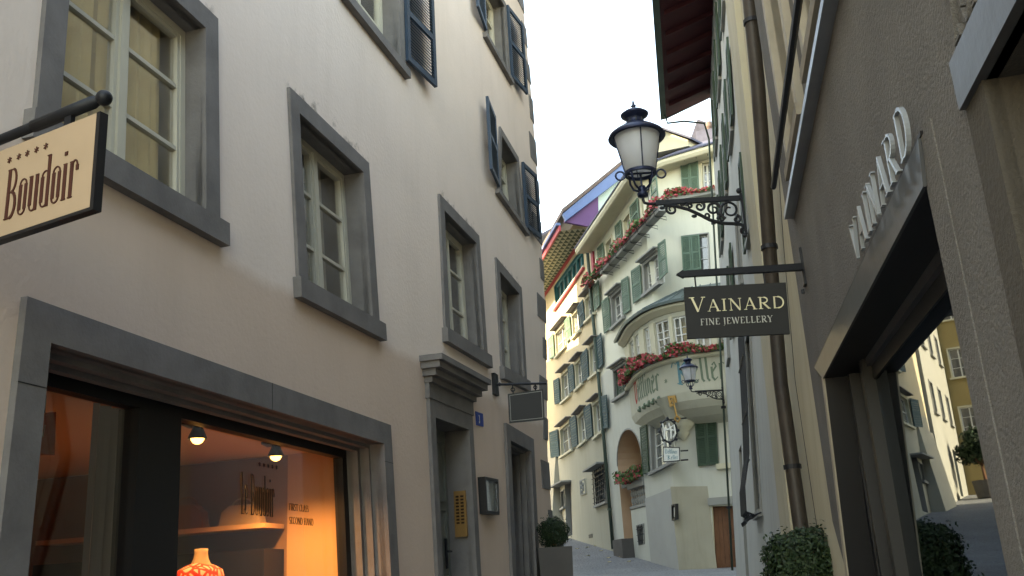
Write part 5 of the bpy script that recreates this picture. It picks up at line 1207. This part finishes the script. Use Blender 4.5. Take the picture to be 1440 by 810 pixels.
for k,(pts_) in enumerate((((-.18,-.25),(-.15,.0),(-.2,.25)),((-.2,.02),(.0,.05),(.18,0)),((.05,-.25),(.08,0),(.02,.26)),((.08,.1),(.2,.18),(.22,-.1),(.12,-.22)))):
    m_=MB(); m_.tube([FH.P(ec[0]+x*.9,ec[1]+y,0.02) for x,y in pts_],.03,6); m_.build('figure_bar','white',HS)
for k in range(8): a=k*.785; m_=MB(); m_.ball(FH.P(ec[0]+rr_*.82*math.cos(a),ec[1]+rr_*1.12*math.sin(a),0),.05,6,5); m_.build('leaf_ornament','iron',HS)
m_=MB(); m_.tube([FH.P(ec[0],ec[1]-rr_,-.03),hq.P(hq.w*.4,hq.h,-.05)],.015,6); m_.tube([FH.P(ec[0]+.0,ec[1]+rr_,0),FH.P(ec[0]+.6,ec[1]+rr_+.05,-.3)],.02,6); m_.build('hanger','iron',HS)
# notice box
NB=thing('notice_box','small dark framed notice box on the grey rendered plinth of the inn','notice box',FK.P(.3,4,.1)); nq=Quad(FK,FK.q((950.3,709.5),(956,708),(956.3,730),(951,732))); m_=MB(); nq.ring(m_,.05,.05,.16); nq.box(m_,.05,nq.w-.05,.05,nq.h-.05,.05,.1); m_.build('box','black',NB); m_=MB(); nq.box(m_,.09,nq.w-.09,.1,nq.h-.1,.1,.11); m_.build('notice','white',NB)
# stone bench under the arch
m_=MB(); kb(m_,s_m+.0,s_l_+.05,1.9,FK.at(880,757,.35)[1],-.1,.45); BN=m_.build('stone_bench','pot',None); tag(BN,'low dark stone block at the foot of the arched porch','bench')
# pipe between the houses
GP2=thing('green_downpipe','dark green downpipe between the inn and the yellow house','downpipe',(JK.x,JK.y,2.4)); s_=FK.cum[-1]
zt2=FK.at(847,394)[1]; m_=MB(); m_.tube([FK.P(s_-.05,2.5,.1),FK.P(s_-.05,8,.1),FK.P(s_-.05,12.5,.12),FK.P(s_-.05,14.6,.12)],.07,8); m_.build('pipe','greenpipe',GP2,True)
for z in (4,7,10,13): m_=MB(); m_.lathe(FK.P(s_-.05,z,.11),[(.07,-.04),(.09,-.04),(.09,.04),(.07,.04)],8); m_.build('collar','greenpipe',GP2)
# ---- flower boxes
def flowers(root,fn,L,n,hh,dd,rng,red=.55):
    a=MB(); b_=MB()
    for _ in range(n):
        x=rng.random()*L; bump=.6+.4*math.sin(x*3.1+rng.random())*1; z=hh*(.05+.9*rng.random()**.8)*bump; d=dd*(.1+rng.random())
        p=fn(x,z,d); isred=rng.random()<red*(1.25 if math.sin(x*2.3)>-.2 else .5)
        nrm=Vector((rng.gauss(0,1),rng.gauss(0,1)-1,rng.gauss(0,1)+.3)).normalized(); t=nrm.orthogonal().normalized(); u=nrm.cross(t); s=rng.uniform(.035,.075)
        mbx=a if isred else b_
        if isred: mbx.add([p+(t*math.cos(k)+u*math.sin(k))*s for k in (0,1.26,2.51,3.77,5.03)],[(0,1,2,3,4)])
        else: mbx.add([p-t*s*1.1,p+u*s*.7,p+t*s*1.1,p-u*s*.7],[(0,1,2,3)])
    b_.build('leaves','flleaf',root,norm=False); a.build('blossoms','flred',root,norm=False)
rng=random.Random(3)
fa=FK.at(845.6,383,.35); fb_=FK.at(930,300,.35); fz=(fa[1]+fb_[1])/2
FB=thing('flower_box','long window box of red geraniums on iron brackets under the left eaves windows','flower box',FK.P((fa[0]+fb_[0])/2,fz,.3),'geranium boxes on the corner inn')
m_=MB(); kb(m_,fb_[0]+.0,min(fa[0],6.6),fz,fz+.22,.12,.42); m_.build('trough','trimg',FB)
for i in range(8):
    s=fb_[0]+(min(fa[0],6.6)-fb_[0])*(i+.5)/8; m_=MB(); m_.tube([FK.P(s,fz-.02,.45),FK.P(s,fz-.04,.02),FK.P(s,fz-.16,.02),FK.P(s,fz-.05,.40),FK.P(s,fz+.2,.47)],.012,5); m_.build('bracket','iron',FB)
m_=MB(); m_.tube([FK.P(fb_[0],fz+.2,.5),FK.P(6.6,fz+.2,.5)],.018,5); m_.tube([FK.P(fb_[0],fz+.05,.5),FK.P(6.6,fz+.05,.5)],.018,5); m_.build('guard_rail','iron',FB)
Lf=6.6-fb_[0]
flowers(FB,lambda x,z,d:FK.P(fb_[0]+x,fz+.12+z,.12+d),Lf,2600,.46,.42,rng,.45)
fa=FF.at(930,292,.3); fc=FF.at(1000,283,.3)
FB2=thing('flower_box','window box of red geraniums below the top shutter on the inn front','flower box',FF.P((fa[0]+fc[0])/2,fa[1],.3),'geranium boxes on the corner inn')
s0_=FF.at(936,280,.3)[0]; z0_=FF.at(960,281,.3)[1]; m_=MB(); fb(FF,m_,max(s0_,.0),2.6,z0_-.0,z0_+.22,.1,.4); m_.build('trough','trimg',FB2)
flowers(FB2,lambda x,z,d:FF.P(max(s0_,0)+x,z0_+.12+z,.1+d),2.6-max(s0_,0),900,.36,.36,rng,.45)
seg=[(.35,3.4,'left','red geraniums spilling over the left rounded end of the oriel sill'),(3.4,5.0,'','red geraniums and dark leaves in the middle of the oriel sill'),(5.0,LO-1.,'','bright red geraniums on the right end of the oriel sill behind the hanging sign')]
for s0_,s1_,_,lab in seg:
    T=thing('flower_box',lab,'flower box',FO.P((s0_+s1_)/2,zr,.0),'geranium boxes on the oriel')
    loft(FO,[(-.0,zr+.004),(.13,zr+.004),(.15,zr+.18),(-.0,zr+.18)],s0_+.05,s1_-.05,12,'trimg',T,'trough')
    flowers(T,lambda x,z,d:FO.P(s0_+x,zr+.02+z,-.02+d),s1_-s0_,int(620*(s1_-s0_)),.56 if s0_<1 else .42,.36,rng,.5 if s0_<3 else .36)
T=thing('flower_box','box of red geraniums on the porch balustrade of the inn','flower box',FK.P((s_r+s_m)/2,z1b,0),'geranium boxes on the corner inn')
m_=MB(); kb(m_,s_r+.05,s_l_-.35,z1b+.004,z1b+.2,-.22,.04); m_.build('trough','trimg',T)
flowers(T,lambda x,z,d:FK.P(s_r+.0+x,z1b+.1+z,-.2+d),s_l_-s_r-.3,1200,.55,.5,rng,.22)

# ================================================================ YELLOW HOUSE
YB=thing('yellow_house','pale yellow house with teal shutters and a painted overhanging eave, left of the inn','building',FY.P(5,3,0))
holes=[]
rows=[ # windows: TL,TR,BR,BL
 [((781,468),(795.5,451),(797,486),(783,502)),((804.5,443),(813.5,432),(817,464),(806.5,475)),((823,420),(835.6,406),(838,439),(825,452))],
 [((789.6,527),(800,517),(803,555),(791,566)),((809,511),(818,501),(821,538),(811,548)),((829,488),(839,478),(844,520),(831,531))],
 [((788,603),(802,591),(806.5,631),(789.6,642)),((813,586),(822,576),(826.5,617),(815.5,627)),((834,568),(844.4,559),(849,605),(837,615.5))]]
shs=[[((773,477),(780,468),(782,502),(775,506)),((796,451),(803,443),(806,474),(798.5,483)),((814,431),(822,421),(825,453),(818,462)),((836.5,404),(844,394),(846,429),(839,437))],
 [((780.5,535),(788,531),(790,566),(782.5,569)),((800.5,516),(808,511),(810.5,547),(803.5,553)),((818.5,500),(828,489),(830.5,531),(822,538)),((840,476),(848,468),(850.5,512),(845,519))],
 [((774.5,608),(786,603.5),(789,642),(777,644)),((803,589),(812,583),(815,626),(807,630)),((823,574),(832.5,567),(836,613),(828,618)),((845,558),(855.5,555),(858,601),(849.5,604))]]
for ri,row in enumerate(rows):
    for wi,px_ in enumerate(row):
        W,_=smallwin(FY,Quad(FY,FY.q(*px_)),YB,cols=2,rows=2,sur='trimk',dep=.12,t=.08,hood=False,sill=True,sash='white')
        Q=Quad(FY,FY.q(*px_)); m=MB(); Q.box(m,-.15,Q.w+.35,Q.h+.10,Q.h+.14,-.02,.30); m.build('hood','surround',W)
        if wi==0: shut(FY,shs[ri][0],'shutteal' if ri else 'shutgreen',W,d=.06,slats=10)
        shut(FY,shs[ri][wi+1],'shutteal' if ri else ('shutgreen' if wi!=1 else 'shutteal'),W,d=.06,slats=10)
# ground floor
dw=Quad(FY,[FY.at(794,681),FY.at(803,675),FY.at(805,752),FY.at(797,756)]); holes.append(dw.corners()); mb=MB(); reveal(dw,mb,.25); D_=mb.build('doorway','trimg',YB,norm=False); mb=MB(); Quad(FY,dw.c,-.25).box(mb,0,dw.w,0,dw.h,-.05,0); mb.build('door','surround',D_)
m=MB(); q_=Quad(FY,FY.q((786,683),(803,674),(803.3,677),(786,686))); q_.box(m,0,q_.w,0,.07,-.02,.5); m.build('door_hood','trimg',D_)
smallwin(FY,Quad(FY,FY.q((794.5-5.5,690),(793.5,688),(795,712),(790.5,715))),YB,cols=1,rows=1,hood=False,pane='farpaneb',sash='trimg',t=.05)
W,_=smallwin(FY,Quad(FY,FY.q((836,664),(853,654),(855,704),(839,711))),YB,cols=2,rows=3,hood=False,pane='farpane',sash='trimg')
q_=Quad(FY,FY.q((836,664),(853,654),(855,704),(839,711))); m=MB(); q_.box(m,-.3,q_.w+.15,q_.h+.05,q_.h+.12,-.02,.45); m.build('hood','trimg',W)
for i in range(6): m=MB(); a=q_.w*(i+.5)/6; m.tube([q_.P(a,-.02,.12),q_.P(a,q_.h+.02,.12)],.02,5); m.build('bar','iron',W)
for i in range(7): m=MB(); b_=q_.h*(i+.5)/7; m.tube([q_.P(-.1,b_,.12),q_.P(q_.w+.02,b_,.12)],.016,5); m.build('bar','iron',W)
m=MB(); q2=Quad(FY,FY.q((828,752),(833,750.5),(833.5,756),(828.5,757))); q2.box(m,0,q2.w,0,q2.h,-.02,.015); m.build('vent','black',YB)
PLQ=thing('relief_plaque','small carved stone relief plaque beside the door of the yellow house','plaque',FY.P(4,6,.05)); q3=Quad(FY,FY.q((816.7,675.5),(824,673),(825.5,694),(818,696.7))); m=MB(); q3.box(m,0,q3.w,0,q3.h,-.02,.04); m.build('slab','trimk',PLQ); m=MB(); q3.ring(m,.05,.04,.07); m.build('frame','trimg',PLQ)
for k in range(5): m=MB(); m.ball(q3.P(q3.w*(.35+.3*(k%2)),q3.h*(.2+.15*k),.05),.08,7,5,(1,1,1.2)); m.build('relief_figure','trimg',PLQ)
# top: teal loft window band
tb=Quad(FY,[FY.at(779,403),FY.at(820,346),FY.at(821.5,372),FY.at(781,430)])
holes.append(tb.corners()); mb=MB(); reveal(tb,mb,.2); tbw=mb.build('window_band','teal',YB,norm=False)
D=Quad(FY,tb.c,-.16); m=MB(); D.ring(m,.10,-.04,.04)
for k in range(1,7): D.box(m,tb.w*k/7-.07,tb.w*k/7+.07,.1,tb.h-.1,-.04,.06)
m.build('sash','teal',tbw); m=MB(); D.box(m,.05,tb.w-.05,.05,tb.h-.05,-.06,-.045); m.build('pane','shutteal',tbw)
m=MB(); tb.box(m,-.1,tb.w+.1,-.26,-.16,-.02,.12); m.build('sill','red',tbw); m=MB(); tb.box(m,-.1,tb.w+.1,-.155,-.05,-.02,.08); m.build('sill_board','trimk',tbw)
LY=FY.cum[-1]
zi_=(FY.at(823,322)[1]+FY.at(777,405)[1])/2
# sloping soffit with painted triangles
zfo=(FY.at(794,311,1.9)[1]+FY.at(767,352,1.9)[1])/2
ZY=max(zi_+.4,zfo)+.1
e1=FY.at(776,660)[0]; e2_=FY.at(771,409)[0]
wall(FY,[(0,2.),(LY,2.),(LY,zi_+1.2),(0,zi_+1.2)],holes,'yellowwall',YB,depth=8); holes=[]
def trimat():
    m=mat('painted triangle pattern',(.6,.6,.4),.8); t=m.node_tree; b=t.nodes['Principled BSDF']
    uv=t.nodes.new('ShaderNodeUVMap'); sx=t.nodes.new('ShaderNodeSeparateXYZ'); t.links.new(uv.outputs[0],sx.inputs[0])
    def ma(op,a,b2):
        n=t.nodes.new('ShaderNodeMath'); n.operation=op
        for i,v in enumerate((a,b2)):
            if v is None: continue
            if isinstance(v,(int,float)): n.inputs[i].default_value=v
            else: t.links.new(v,n.inputs[i])
        return n.outputs[0]
    fu=ma('FRACT',sx.outputs[0],None); fv=ma('FRACT',sx.outputs[1],None)
    c=ma('GREATER_THAN',ma('ADD',fu,fv),1.0)
    x=t.nodes.new('ShaderNodeMix'); x.data_type='RGBA'; x.inputs[6].default_value=(.38,.38,.27,1); x.inputs[7].default_value=(.06,.08,.05,1); t.links.new(c,x.inputs[0]); t.links.new(x.outputs[2],b.inputs['Base Color']); return m
zin=zi_; do_=1.25
r1=FY.at(793,312,do_); zou=(r1[1]+FY.at(766,367,do_)[1])/2
mb=MB(); s0y=-.25; s1y=LY+.0
mb.add([FY.P(s0y,zin,.03),FY.P(s1y,zin,.03),FY.P(s1y,zou,do_),FY.P(s0y,zou,do_)],[(0,1,2,3)])
so_=mb.build('painted_soffit',trimat(),YB,norm=False); uv=so_.data.uv_layers.new(name='UVMap')
wd=math.hypot(do_,zou-zin); 
for i,c in enumerate(((0,0),((s1y-s0y)/.42,0),((s1y-s0y)/.42,5),(0,5))): uv.data[i].uv=c
mb=MB(); fb(FY,mb,s0y-.05,s1y,zou-.02,zou+.22,do_,do_+.08); mb.build('fascia','red',YB)
mb=MB(); fb(FY,mb,s0y-.05,s1y,zou+.225,zou+.34,do_,do_+.2); mb.build('gutter','bargeblue',YB)
mb=MB(); fb(FY,mb,0,s1y,zin-.12,zin,-.02,.10); mb.build('soffit_moulding','red',YB)
# side gable over the inn roof
FG=Fac([tuple(JK),(JK.x+.982*12,JK.y+.19*12)],1)   # faces the camera
def gp(*p,d=.0): return [FG.P(*FG.at(x,y,d),d) for x,y in p]
mb=MB(); mb.prism(gp((795,305),(841,274),(842,313),(826,318),(794,312),d=.25),FG.N()*-.15); mb.build('gable_boards','purple',YB)
mb=MB(); mb.prism(gp((841,274),(884,238),(905,222),(905,262),(880,300),(842,345),d=.1),FG.N()*-.3); mb.build('side_wall','mint',YB)
mb=MB(); mb.prism(gp((791.5,300.5),(874,232),(905,208),(905,224),(877,248),(796,310),d=.5),FG.N()*-.18); BB=mb.build('bargeboard','bargeblue',YB)
# roof surfaces behind the bargeboard
a_=FG.at(791,299,.55); b_=FG.at(905,206,.55)
P0=FG.P(a_[0],a_[1],.55); P1=FG.P(b_[0],b_[1],.55); alongY=(YE-JK).to_3d().normalized()*13.2
mb=MB(); mb.hexa([P0,P1,P1+alongY,P0+alongY]+[q+Vector((0,0,.18)) for q in (P0,P1,P1+alongY,P0+alongY)]); mb.build('roof','rooftile',YB)
mb=MB(); mb.prism(gp((832.5,340),(842.5,339),(843.5,387),(835,387),d=.6),FG.N()*-.3); mb.build('fire_board','maroonp',YB)
# buttress at the far end
bt=[FY.at(778,645),FY.at(788,645),FY.at(793,758)]
mb=MB(); sB0=FY.at(789,700)[0]; sB1=LY+.02; mb.hexa([FY.P(sB0,2.5,-.1),FY.P(sB1,2.5,-.1),FY.P(sB1,2.5,.75),FY.P(sB0,2.5,.75),FY.P(sB0+.15,FY.at(784,642)[1],-.1),FY.P(sB1,FY.at(784,642)[1],-.1),FY.P(sB1,FY.at(784,642)[1],.10),FY.P(sB0+.15,FY.at(784,642)[1],.10)]); mb.build('buttress','yellowwall',YB)

# ================================================================ WHITE AND OCHRE HOUSES ROUND THE BEND
FW=Fac([(.95,51.3),(-.45,61.3)],-1)
WB_=thing('far_white_house','bright white house round the bend beyond the yellow house','building',FW.P(5,4,0))
zwt=FW.at(770,281)[1]; zwt=min(max(zwt,17),24); holes=[]
for zrow in (8.5,12.,15.5,19.):
    for s_c in (2,5,8.2):
        if zrow+1.9<zwt-.5: smallwin(FW,Quad(FW,[(s_c+.6,zrow+1.7),(s_c-.6,zrow+1.7),(s_c-.6,zrow),(s_c+.6,zrow)]),WB_,sur='trimg',hood=False,pane='farpaneb')
sd_=Quad(FW,[(7.4,7.0),(6.2,7.0),(6.2,4.5),(7.4,4.5)]); holes.append(sd_.corners()); mb=MB(); reveal(sd_,mb,.3); D_=mb.build('doorway','trimg',WB_,norm=False); mb=MB(); Quad(FW,sd_.c,-.3).box(mb,0,sd_.w,0,sd_.h,-.05,0); mb.build('door','shutdark',D_)
wall(FW,[(0,2.5),(FW.cum[-1],2.5),(FW.cum[-1],zwt),(0,zwt)],holes,'whiteb',WB_,depth=9); holes=[]
mb=MB(); fb(FW,mb,-.3,FW.cum[-1],zwt-.5,zwt-.35,-.3,.55); mb.build('eave','bargeblue',WB_); mb=MB(); fb(FW,mb,-.3,FW.cum[-1],zwt-.35,zwt-.1,-.3,.75); mb.build('gutter','yellowwall',WB_)
mb=MB(); mb.hexa([FW.P(a,z,d) for a,z,d in ((-.3,zwt-.1,.8),(FW.cum[-1],zwt-.1,.8),(FW.cum[-1],zwt+3,-5),(-.3,zwt+3,-5),(-.3,zwt+.05,.8),(FW.cum[-1],zwt+.05,.8),(FW.cum[-1],zwt+3.15,-5),(-.3,zwt+3.15,-5))]); mb.build('roof','slate',WB_)
FOc=Fac([(-13.5,59.5),(-.3,61.6)],1)
OB=thing('ochre_house','ochre plastered house closing the street beyond the white house','building',FOc.P(6,5,0))
for zrow in (8,11.5,15,18.5):
    for s_c in (2,4.6,7.2,9.8,12.3): smallwin(FOc,Quad(FOc,[(s_c-.6,zrow+1.8),(s_c+.6,zrow+1.8),(s_c+.6,zrow),(s_c-.6,zrow)]),OB,sur='trimk',hood=False,pane='farpaneb')
wall(FOc,[(0,3),(FOc.cum[-1],3),(FOc.cum[-1],24),(0,24)],holes,'ochre',OB,depth=8); holes=[]
mb=MB(); fb(FOc,mb,-.3,FOc.cum[-1],24,24.3,-8,.6); mb.build('roof','rooftile',OB)
# potted tree seen only in the jeweller's glass
rng=random.Random(5)
tx,ty=-1.2,56.; tz=gz(tx,ty)
PT=thing('potted_tree','bushy tree in a dark tub by the far white house, reflected in the jeweller window','potted tree',(tx,ty,tz))
mb=MB(); mb.lathe((tx,ty,tz),[(0,0),(.55,0),(.7,.9),(.62,.9),(.6,.8),(0,.8)],16); mb.build('pot','pot',PT); mb=MB(); mb.tube([(tx,ty,tz+.8),(tx+.05,ty,tz+1.6),(tx-.05,ty,tz+2.6)],[.09,.07,.05]); mb.tube([(tx+.05,ty,tz+1.6),(tx+.6,ty-.2,tz+2.5)],[.05,.03]); mb.tube([(tx,ty,tz+1.7),(tx-.6,ty+.2,tz+2.6)],[.05,.03]); mb.build('trunk','wood',PT)
mb=MB()
for c_ in ((0,0,2.5,.85),(.6,.2,2.4,.6),(-.5,0,2.7,.6),(.2,-.3,3.1,.6)): foliage(mb,(tx+c_[0],ty+c_[1],tz+c_[2]),c_[3],900,.12,rng,.3,.2)
mb.build('crown','box',PT,norm=False)
# ================================================================ SECOND LANTERN
r_=ray(1017,549); lp2=EYEP+r_*(24.3/r_.y)
L2=copytree(LA,loc=tuple(lp2)); L2['label']='smaller looking dark lantern in front of the oriel lettering, farther down the street'
L2.rotation_euler=(0,0,R(4)); L2.scale=(.70,.70,.70)
# ================================================================ HANGING SIGN ON THE LEFT CORNER
sgx=FL.at(694,541)
rt=FL.P(sgx[0],sgx[1],0); DS=thing('corner_sign','dark blank hanging sign with a thin pale border near the left building corner','hanging sign',tuple(rt))
FS2=Fac([(rt.x-.1,rt.y+.0),(rt.x+2,rt.y-.10)],1)
m=MB(); q=Quad(FS2,FS2.q((688,534),(697,534),(699,553),(690,553))); 
m.box(rt+Vector((.02,0,0)),(.05,.16,.28),Matrix.Rotation(-.26,3,'Z')); m.build('wall_plate','iron',DS)
rd0=FS2.at(697,544); rd1=FS2.at(768,533)
m=MB(); m.tube([rt,FS2.P(rd1[0],rd0[1],0)],.016,8); m.lathe(rt+Vector((.08,0,0)),[(.0,-.03),(.03,0),(0,.03)],8); m.build('rod','iron',DS)
bq=Quad(FS2,FS2.q((714,554),(764,547),(766,590),(716,595))); m=MB(); bq.box(m,0,bq.w,0,bq.h,-.025,0); bd=m.build('board','signdark',DS)
m=MB(); bq.inner(.02,.02,.02,.02).ring(m,.008,.0,.003); m.build('border','trimg',bd)
for a in (bq.w*.15,bq.w*.78):
    for k in range(3):
        q=bq.P(a,bq.h,-.012); z0=q.z; z1=rd0[1]; zc=z0+(z1-z0)*(k+.5)/3; rr_=(z1-z0)/6+.008
        m=MB(); m.tube([Vector((q.x,q.y,zc))+(Vector((math.cos(t*.785)*rr_,0,math.sin(t*.785)*rr_)) if k%2 else Vector((0,math.cos(t*.785)*rr_,math.sin(t*.785)*rr_))) for t in range(9)],.008,5); m.build('chain_link','iron',DS)
# ================================================================ DRESS SHOP HANGING SIGN
u=Vector((-1.892,1,0)).normalized()  # from the free end towards the wall
r_=ray(131,225); yb=3.35; pe=EYEP+r_*(yb/r_.y)
FB_=Fac([((pe+u*2).x,(pe+u*2).y),(pe.x,pe.y)],1)
bq=Quad(FB_,[FB_.at(-20,220),FB_.at(133,160),FB_.at(131,290),FB_.at(-20,343)])
# extend the board to its full width, level top and bottom
zt_s=FB_.at(133,160)[1]; zb_s=FB_.at(131,290)[1]; sr_=(FB_.at(133,160)[0]+FB_.at(131,290)[0])/2; slft=sr_-.92
BSN=thing('dress_shop_sign','cream hanging shop sign with stars and tall brown lettering on a black rod','hanging sign',tuple(FB_.P(slft-.1,zt_s,0)))
bq=Quad(FB_,[(slft,zt_s),(sr_,zt_s),(sr_,zb_s),(slft,zb_s)])
m=MB(); bq.box(m,0,bq.w,0,bq.h,-.03,0); bd=m.build('board','signcream',BSN)
m=MB(); bq.box(m,-.002,bq.w+.02,-.014,.0,-.035,.003); bq.box(m,bq.w,bq.w+.02,0,bq.h,-.035,.003); m.build('edge_trim','black',bd)
zrod=FB_.at(128,142)[1]
sball=FB_.at(143,134)[0]
swall=0
for i in range(400):
    q=FB_.P(sball-i*.01,zrod,-.012)
    if (q-FL.P(0,0,0)).dot(FL.N(0))<0: swall=sball-i*.01; break
m=MB(); m.tube([FB_.P(swall,zrod,-.012),FB_.P(sball-.02,zrod,-.012)],.021,12); m.tube([FB_.P(sball-.42,zrod,-.012),FB_.P(sball-.06,zrod,-.012)],.026,12); m.build('rod','iron',BSN,True)
m=MB(); m.ball(FB_.P(sball,zrod,-.012),.032,16,10); m.build('ball_finial','iron',BSN,True)
for s in (sr_-.18,sr_-.70): m=MB(); m.hexa([FB_.P(s-.02,z,d) for z,d in ((zt_s-.01,-.022),(zt_s-.01,-.002),(zrod,-.002),(zrod,-.022))]+[FB_.P(s+.02,z,d) for z,d in ((zt_s-.01,-.022),(zt_s-.01,-.002),(zrod,-.002),(zrod,-.022))]); m.build('hanger','iron',BSN)
hB=bq.h*.56; tw=sum(DG[c][0] for c in 'Boudoir')
lb=FB_.at(4,315)[0]-slft; rb=FB_.at(108,260)[0]-slft
text(lambda a,b_,d:bq.P(a,b_,d),'Boudoir',DG,lb,bq.h*.17,hB,(rb-lb)/(tw*hB),.0,.003,'brownink',bd)
text(lambda a,b_,d:bq.P(a,b_,d),'Le',DG,lb-(rb-lb)*.40,bq.h*.17,hB,(rb-lb)/(tw*hB),.0,.003,'brownink',bd,each=True)
s5=[FB_.at(x,y)[0]-slft for x,y in ((14,226),(27,221),(39,215),(52,210),(65,205))]
for a in s5: m=MB(); star(m,lambda a_,b_,d:bq.P(a_,b_,d),a,bq.h*.845,bq.h*.035,.0,.003); m.build('star','brownink',bd)
# ================================================================ PLANTS AND POTS
def planter(x,y,w_,h_,br,lab,lab_m,seed,fm='box',cz=None,n=5200):
    z=gz(x,y); T=thing('potted_box_bush',lab,'potted plant',(x,y,z))
    m=MB(); a=w_/2; t=a*.86
    m.add([(x-t,y-t,z),(x+t,y-t,z),(x+t,y+t,z),(x-t,y+t,z),(x-a,y-a,z+h_),(x+a,y-a,z+h_),(x+a,y+a,z+h_),(x-a,y+a,z+h_),(x-a+.03,y-a+.03,z+h_),(x+a-.03,y-a+.03,z+h_),(x+a-.03,y+a-.03,z+h_),(x-a+.03,y+a-.03,z+h_),(x-a+.03,y-a+.03,z+h_-.05),(x+a-.03,y-a+.03,z+h_-.05),(x+a-.03,y+a-.03,z+h_-.05),(x-a+.03,y+a-.03,z+h_-.05)],
      [(0,3,2,1),(0,1,5,4),(1,2,6,5),(2,3,7,6),(3,0,4,7),(4,5,9,8),(5,6,10,9),(6,7,11,10),(7,4,8,11),(8,9,13,12),(9,10,14,13),(10,11,15,14),(11,8,12,15)]); m.build('pot','pot',T)
    m=MB(); m.box((x,y,z+h_-.06),(w_-.07,w_-.07,.02)); m.build('soil','soil',T)
    m=MB(); m.tube([(x,y,z+h_-.06),(x,y,z+h_+br)],.03); m.build('trunk','wood',T)
    rg=random.Random(seed); m=MB(); c=(x,y,z+h_+br*(cz or .85)); foliage(m,c,br,n,br*.06,rg,.70,.08,(1,1,1.02)); foliage(m,c,br*1.06,n//14,br*.06,rg,.85,.16); foliage(m,c,br*.8,n//3,br*.08,rg,.2,.05); m.build('foliage',fm,T,norm=False); return T
# left corner: pot top at y=768, bush 716..772 px around x 776
r_=ray(778,742); yy=13.6; p=EYEP+r_*(yy/r_.y); zpt=(EYEP+ray(778,770)*(yy/ray(778,770).y)).z
gzz=gz(0,yy)
planter(p.x,p.y,.46,zpt-gzz,.215,'dark round box bush in a grey stone pot at the left building corner','',11,'box',.92)
r_=ray(1125,784); yy=7.9; p=EYEP+r_*(yy/r_.y); zq=p.z-.11
planter(p.x+.03,p.y,.44,zq-.30-gz(0,yy)+.02,.325,'round clipped box bush below the brown downpipe on the right','',12,'boxlight',.9,8000)
# figurine in the jeweller display
fgp=FR.at(1367,797,-.42); fs=FR.P(fgp[0],1.545,-.42)
FGN=thing('display_figurine','small red glass figurine with a silver collar in the jeweller window','figurine',tuple(fs))
m=MB(); m.lathe(fs,[(0,0),(.035,.0),(.03,.015),(.016,.04),(.022,.06),(.012,.08),(0,.085)],12); m.build('body','red',FGN,True); m=MB(); m.lathe(fs,[(.014,.078),(.03,.085),(.028,.09),(.012,.088)],12); m.ball(fs+Vector((0,0,.10)),.014,8,6); m.build('collar','silverl',FGN,True)
# fallen leaves on the rising street
rng=random.Random(21)
for i,(px_,py_) in enumerate(((812,772),(825,770),(827,782),(856,785),(870,781),(874,784),(858,791),(884,790),(845,775),(838,768))):
    lo,hi=20.,60.
    r_=ray(px_,py_)
    y_=None
    for k in range(600):
        yy=16+k*.06; q=EYEP+r_*(yy/r_.y)
        if q.z<=gz(q.x,yy): y_=yy; break
    if y_ is None: continue
    q=EYEP+r_*(y_/r_.y); z_=gz(q.x,y_)+.02; m=MB(); s=.09; a=rng.uniform(0,6); pts_=[]
    for k in range(7):
        t=k*.898; rr_=s*(.6+.5*abs(math.sin(t*1.5+a))); pts_.append(Vector((q.x+rr_*math.cos(t+a),y_+rr_*math.sin(t+a),z_+.02*math.sin(3*t))))
    m.add(pts_+[v-Vector((0,0,.004)) for v in pts_],[tuple(range(7)),tuple(range(13,6,-1))]); o_=m.build('fallen_leaf','fleaf',None,norm=False); tag(o_,'dry pale leaf lying on the rising street','leaf','dry leaves on the street')
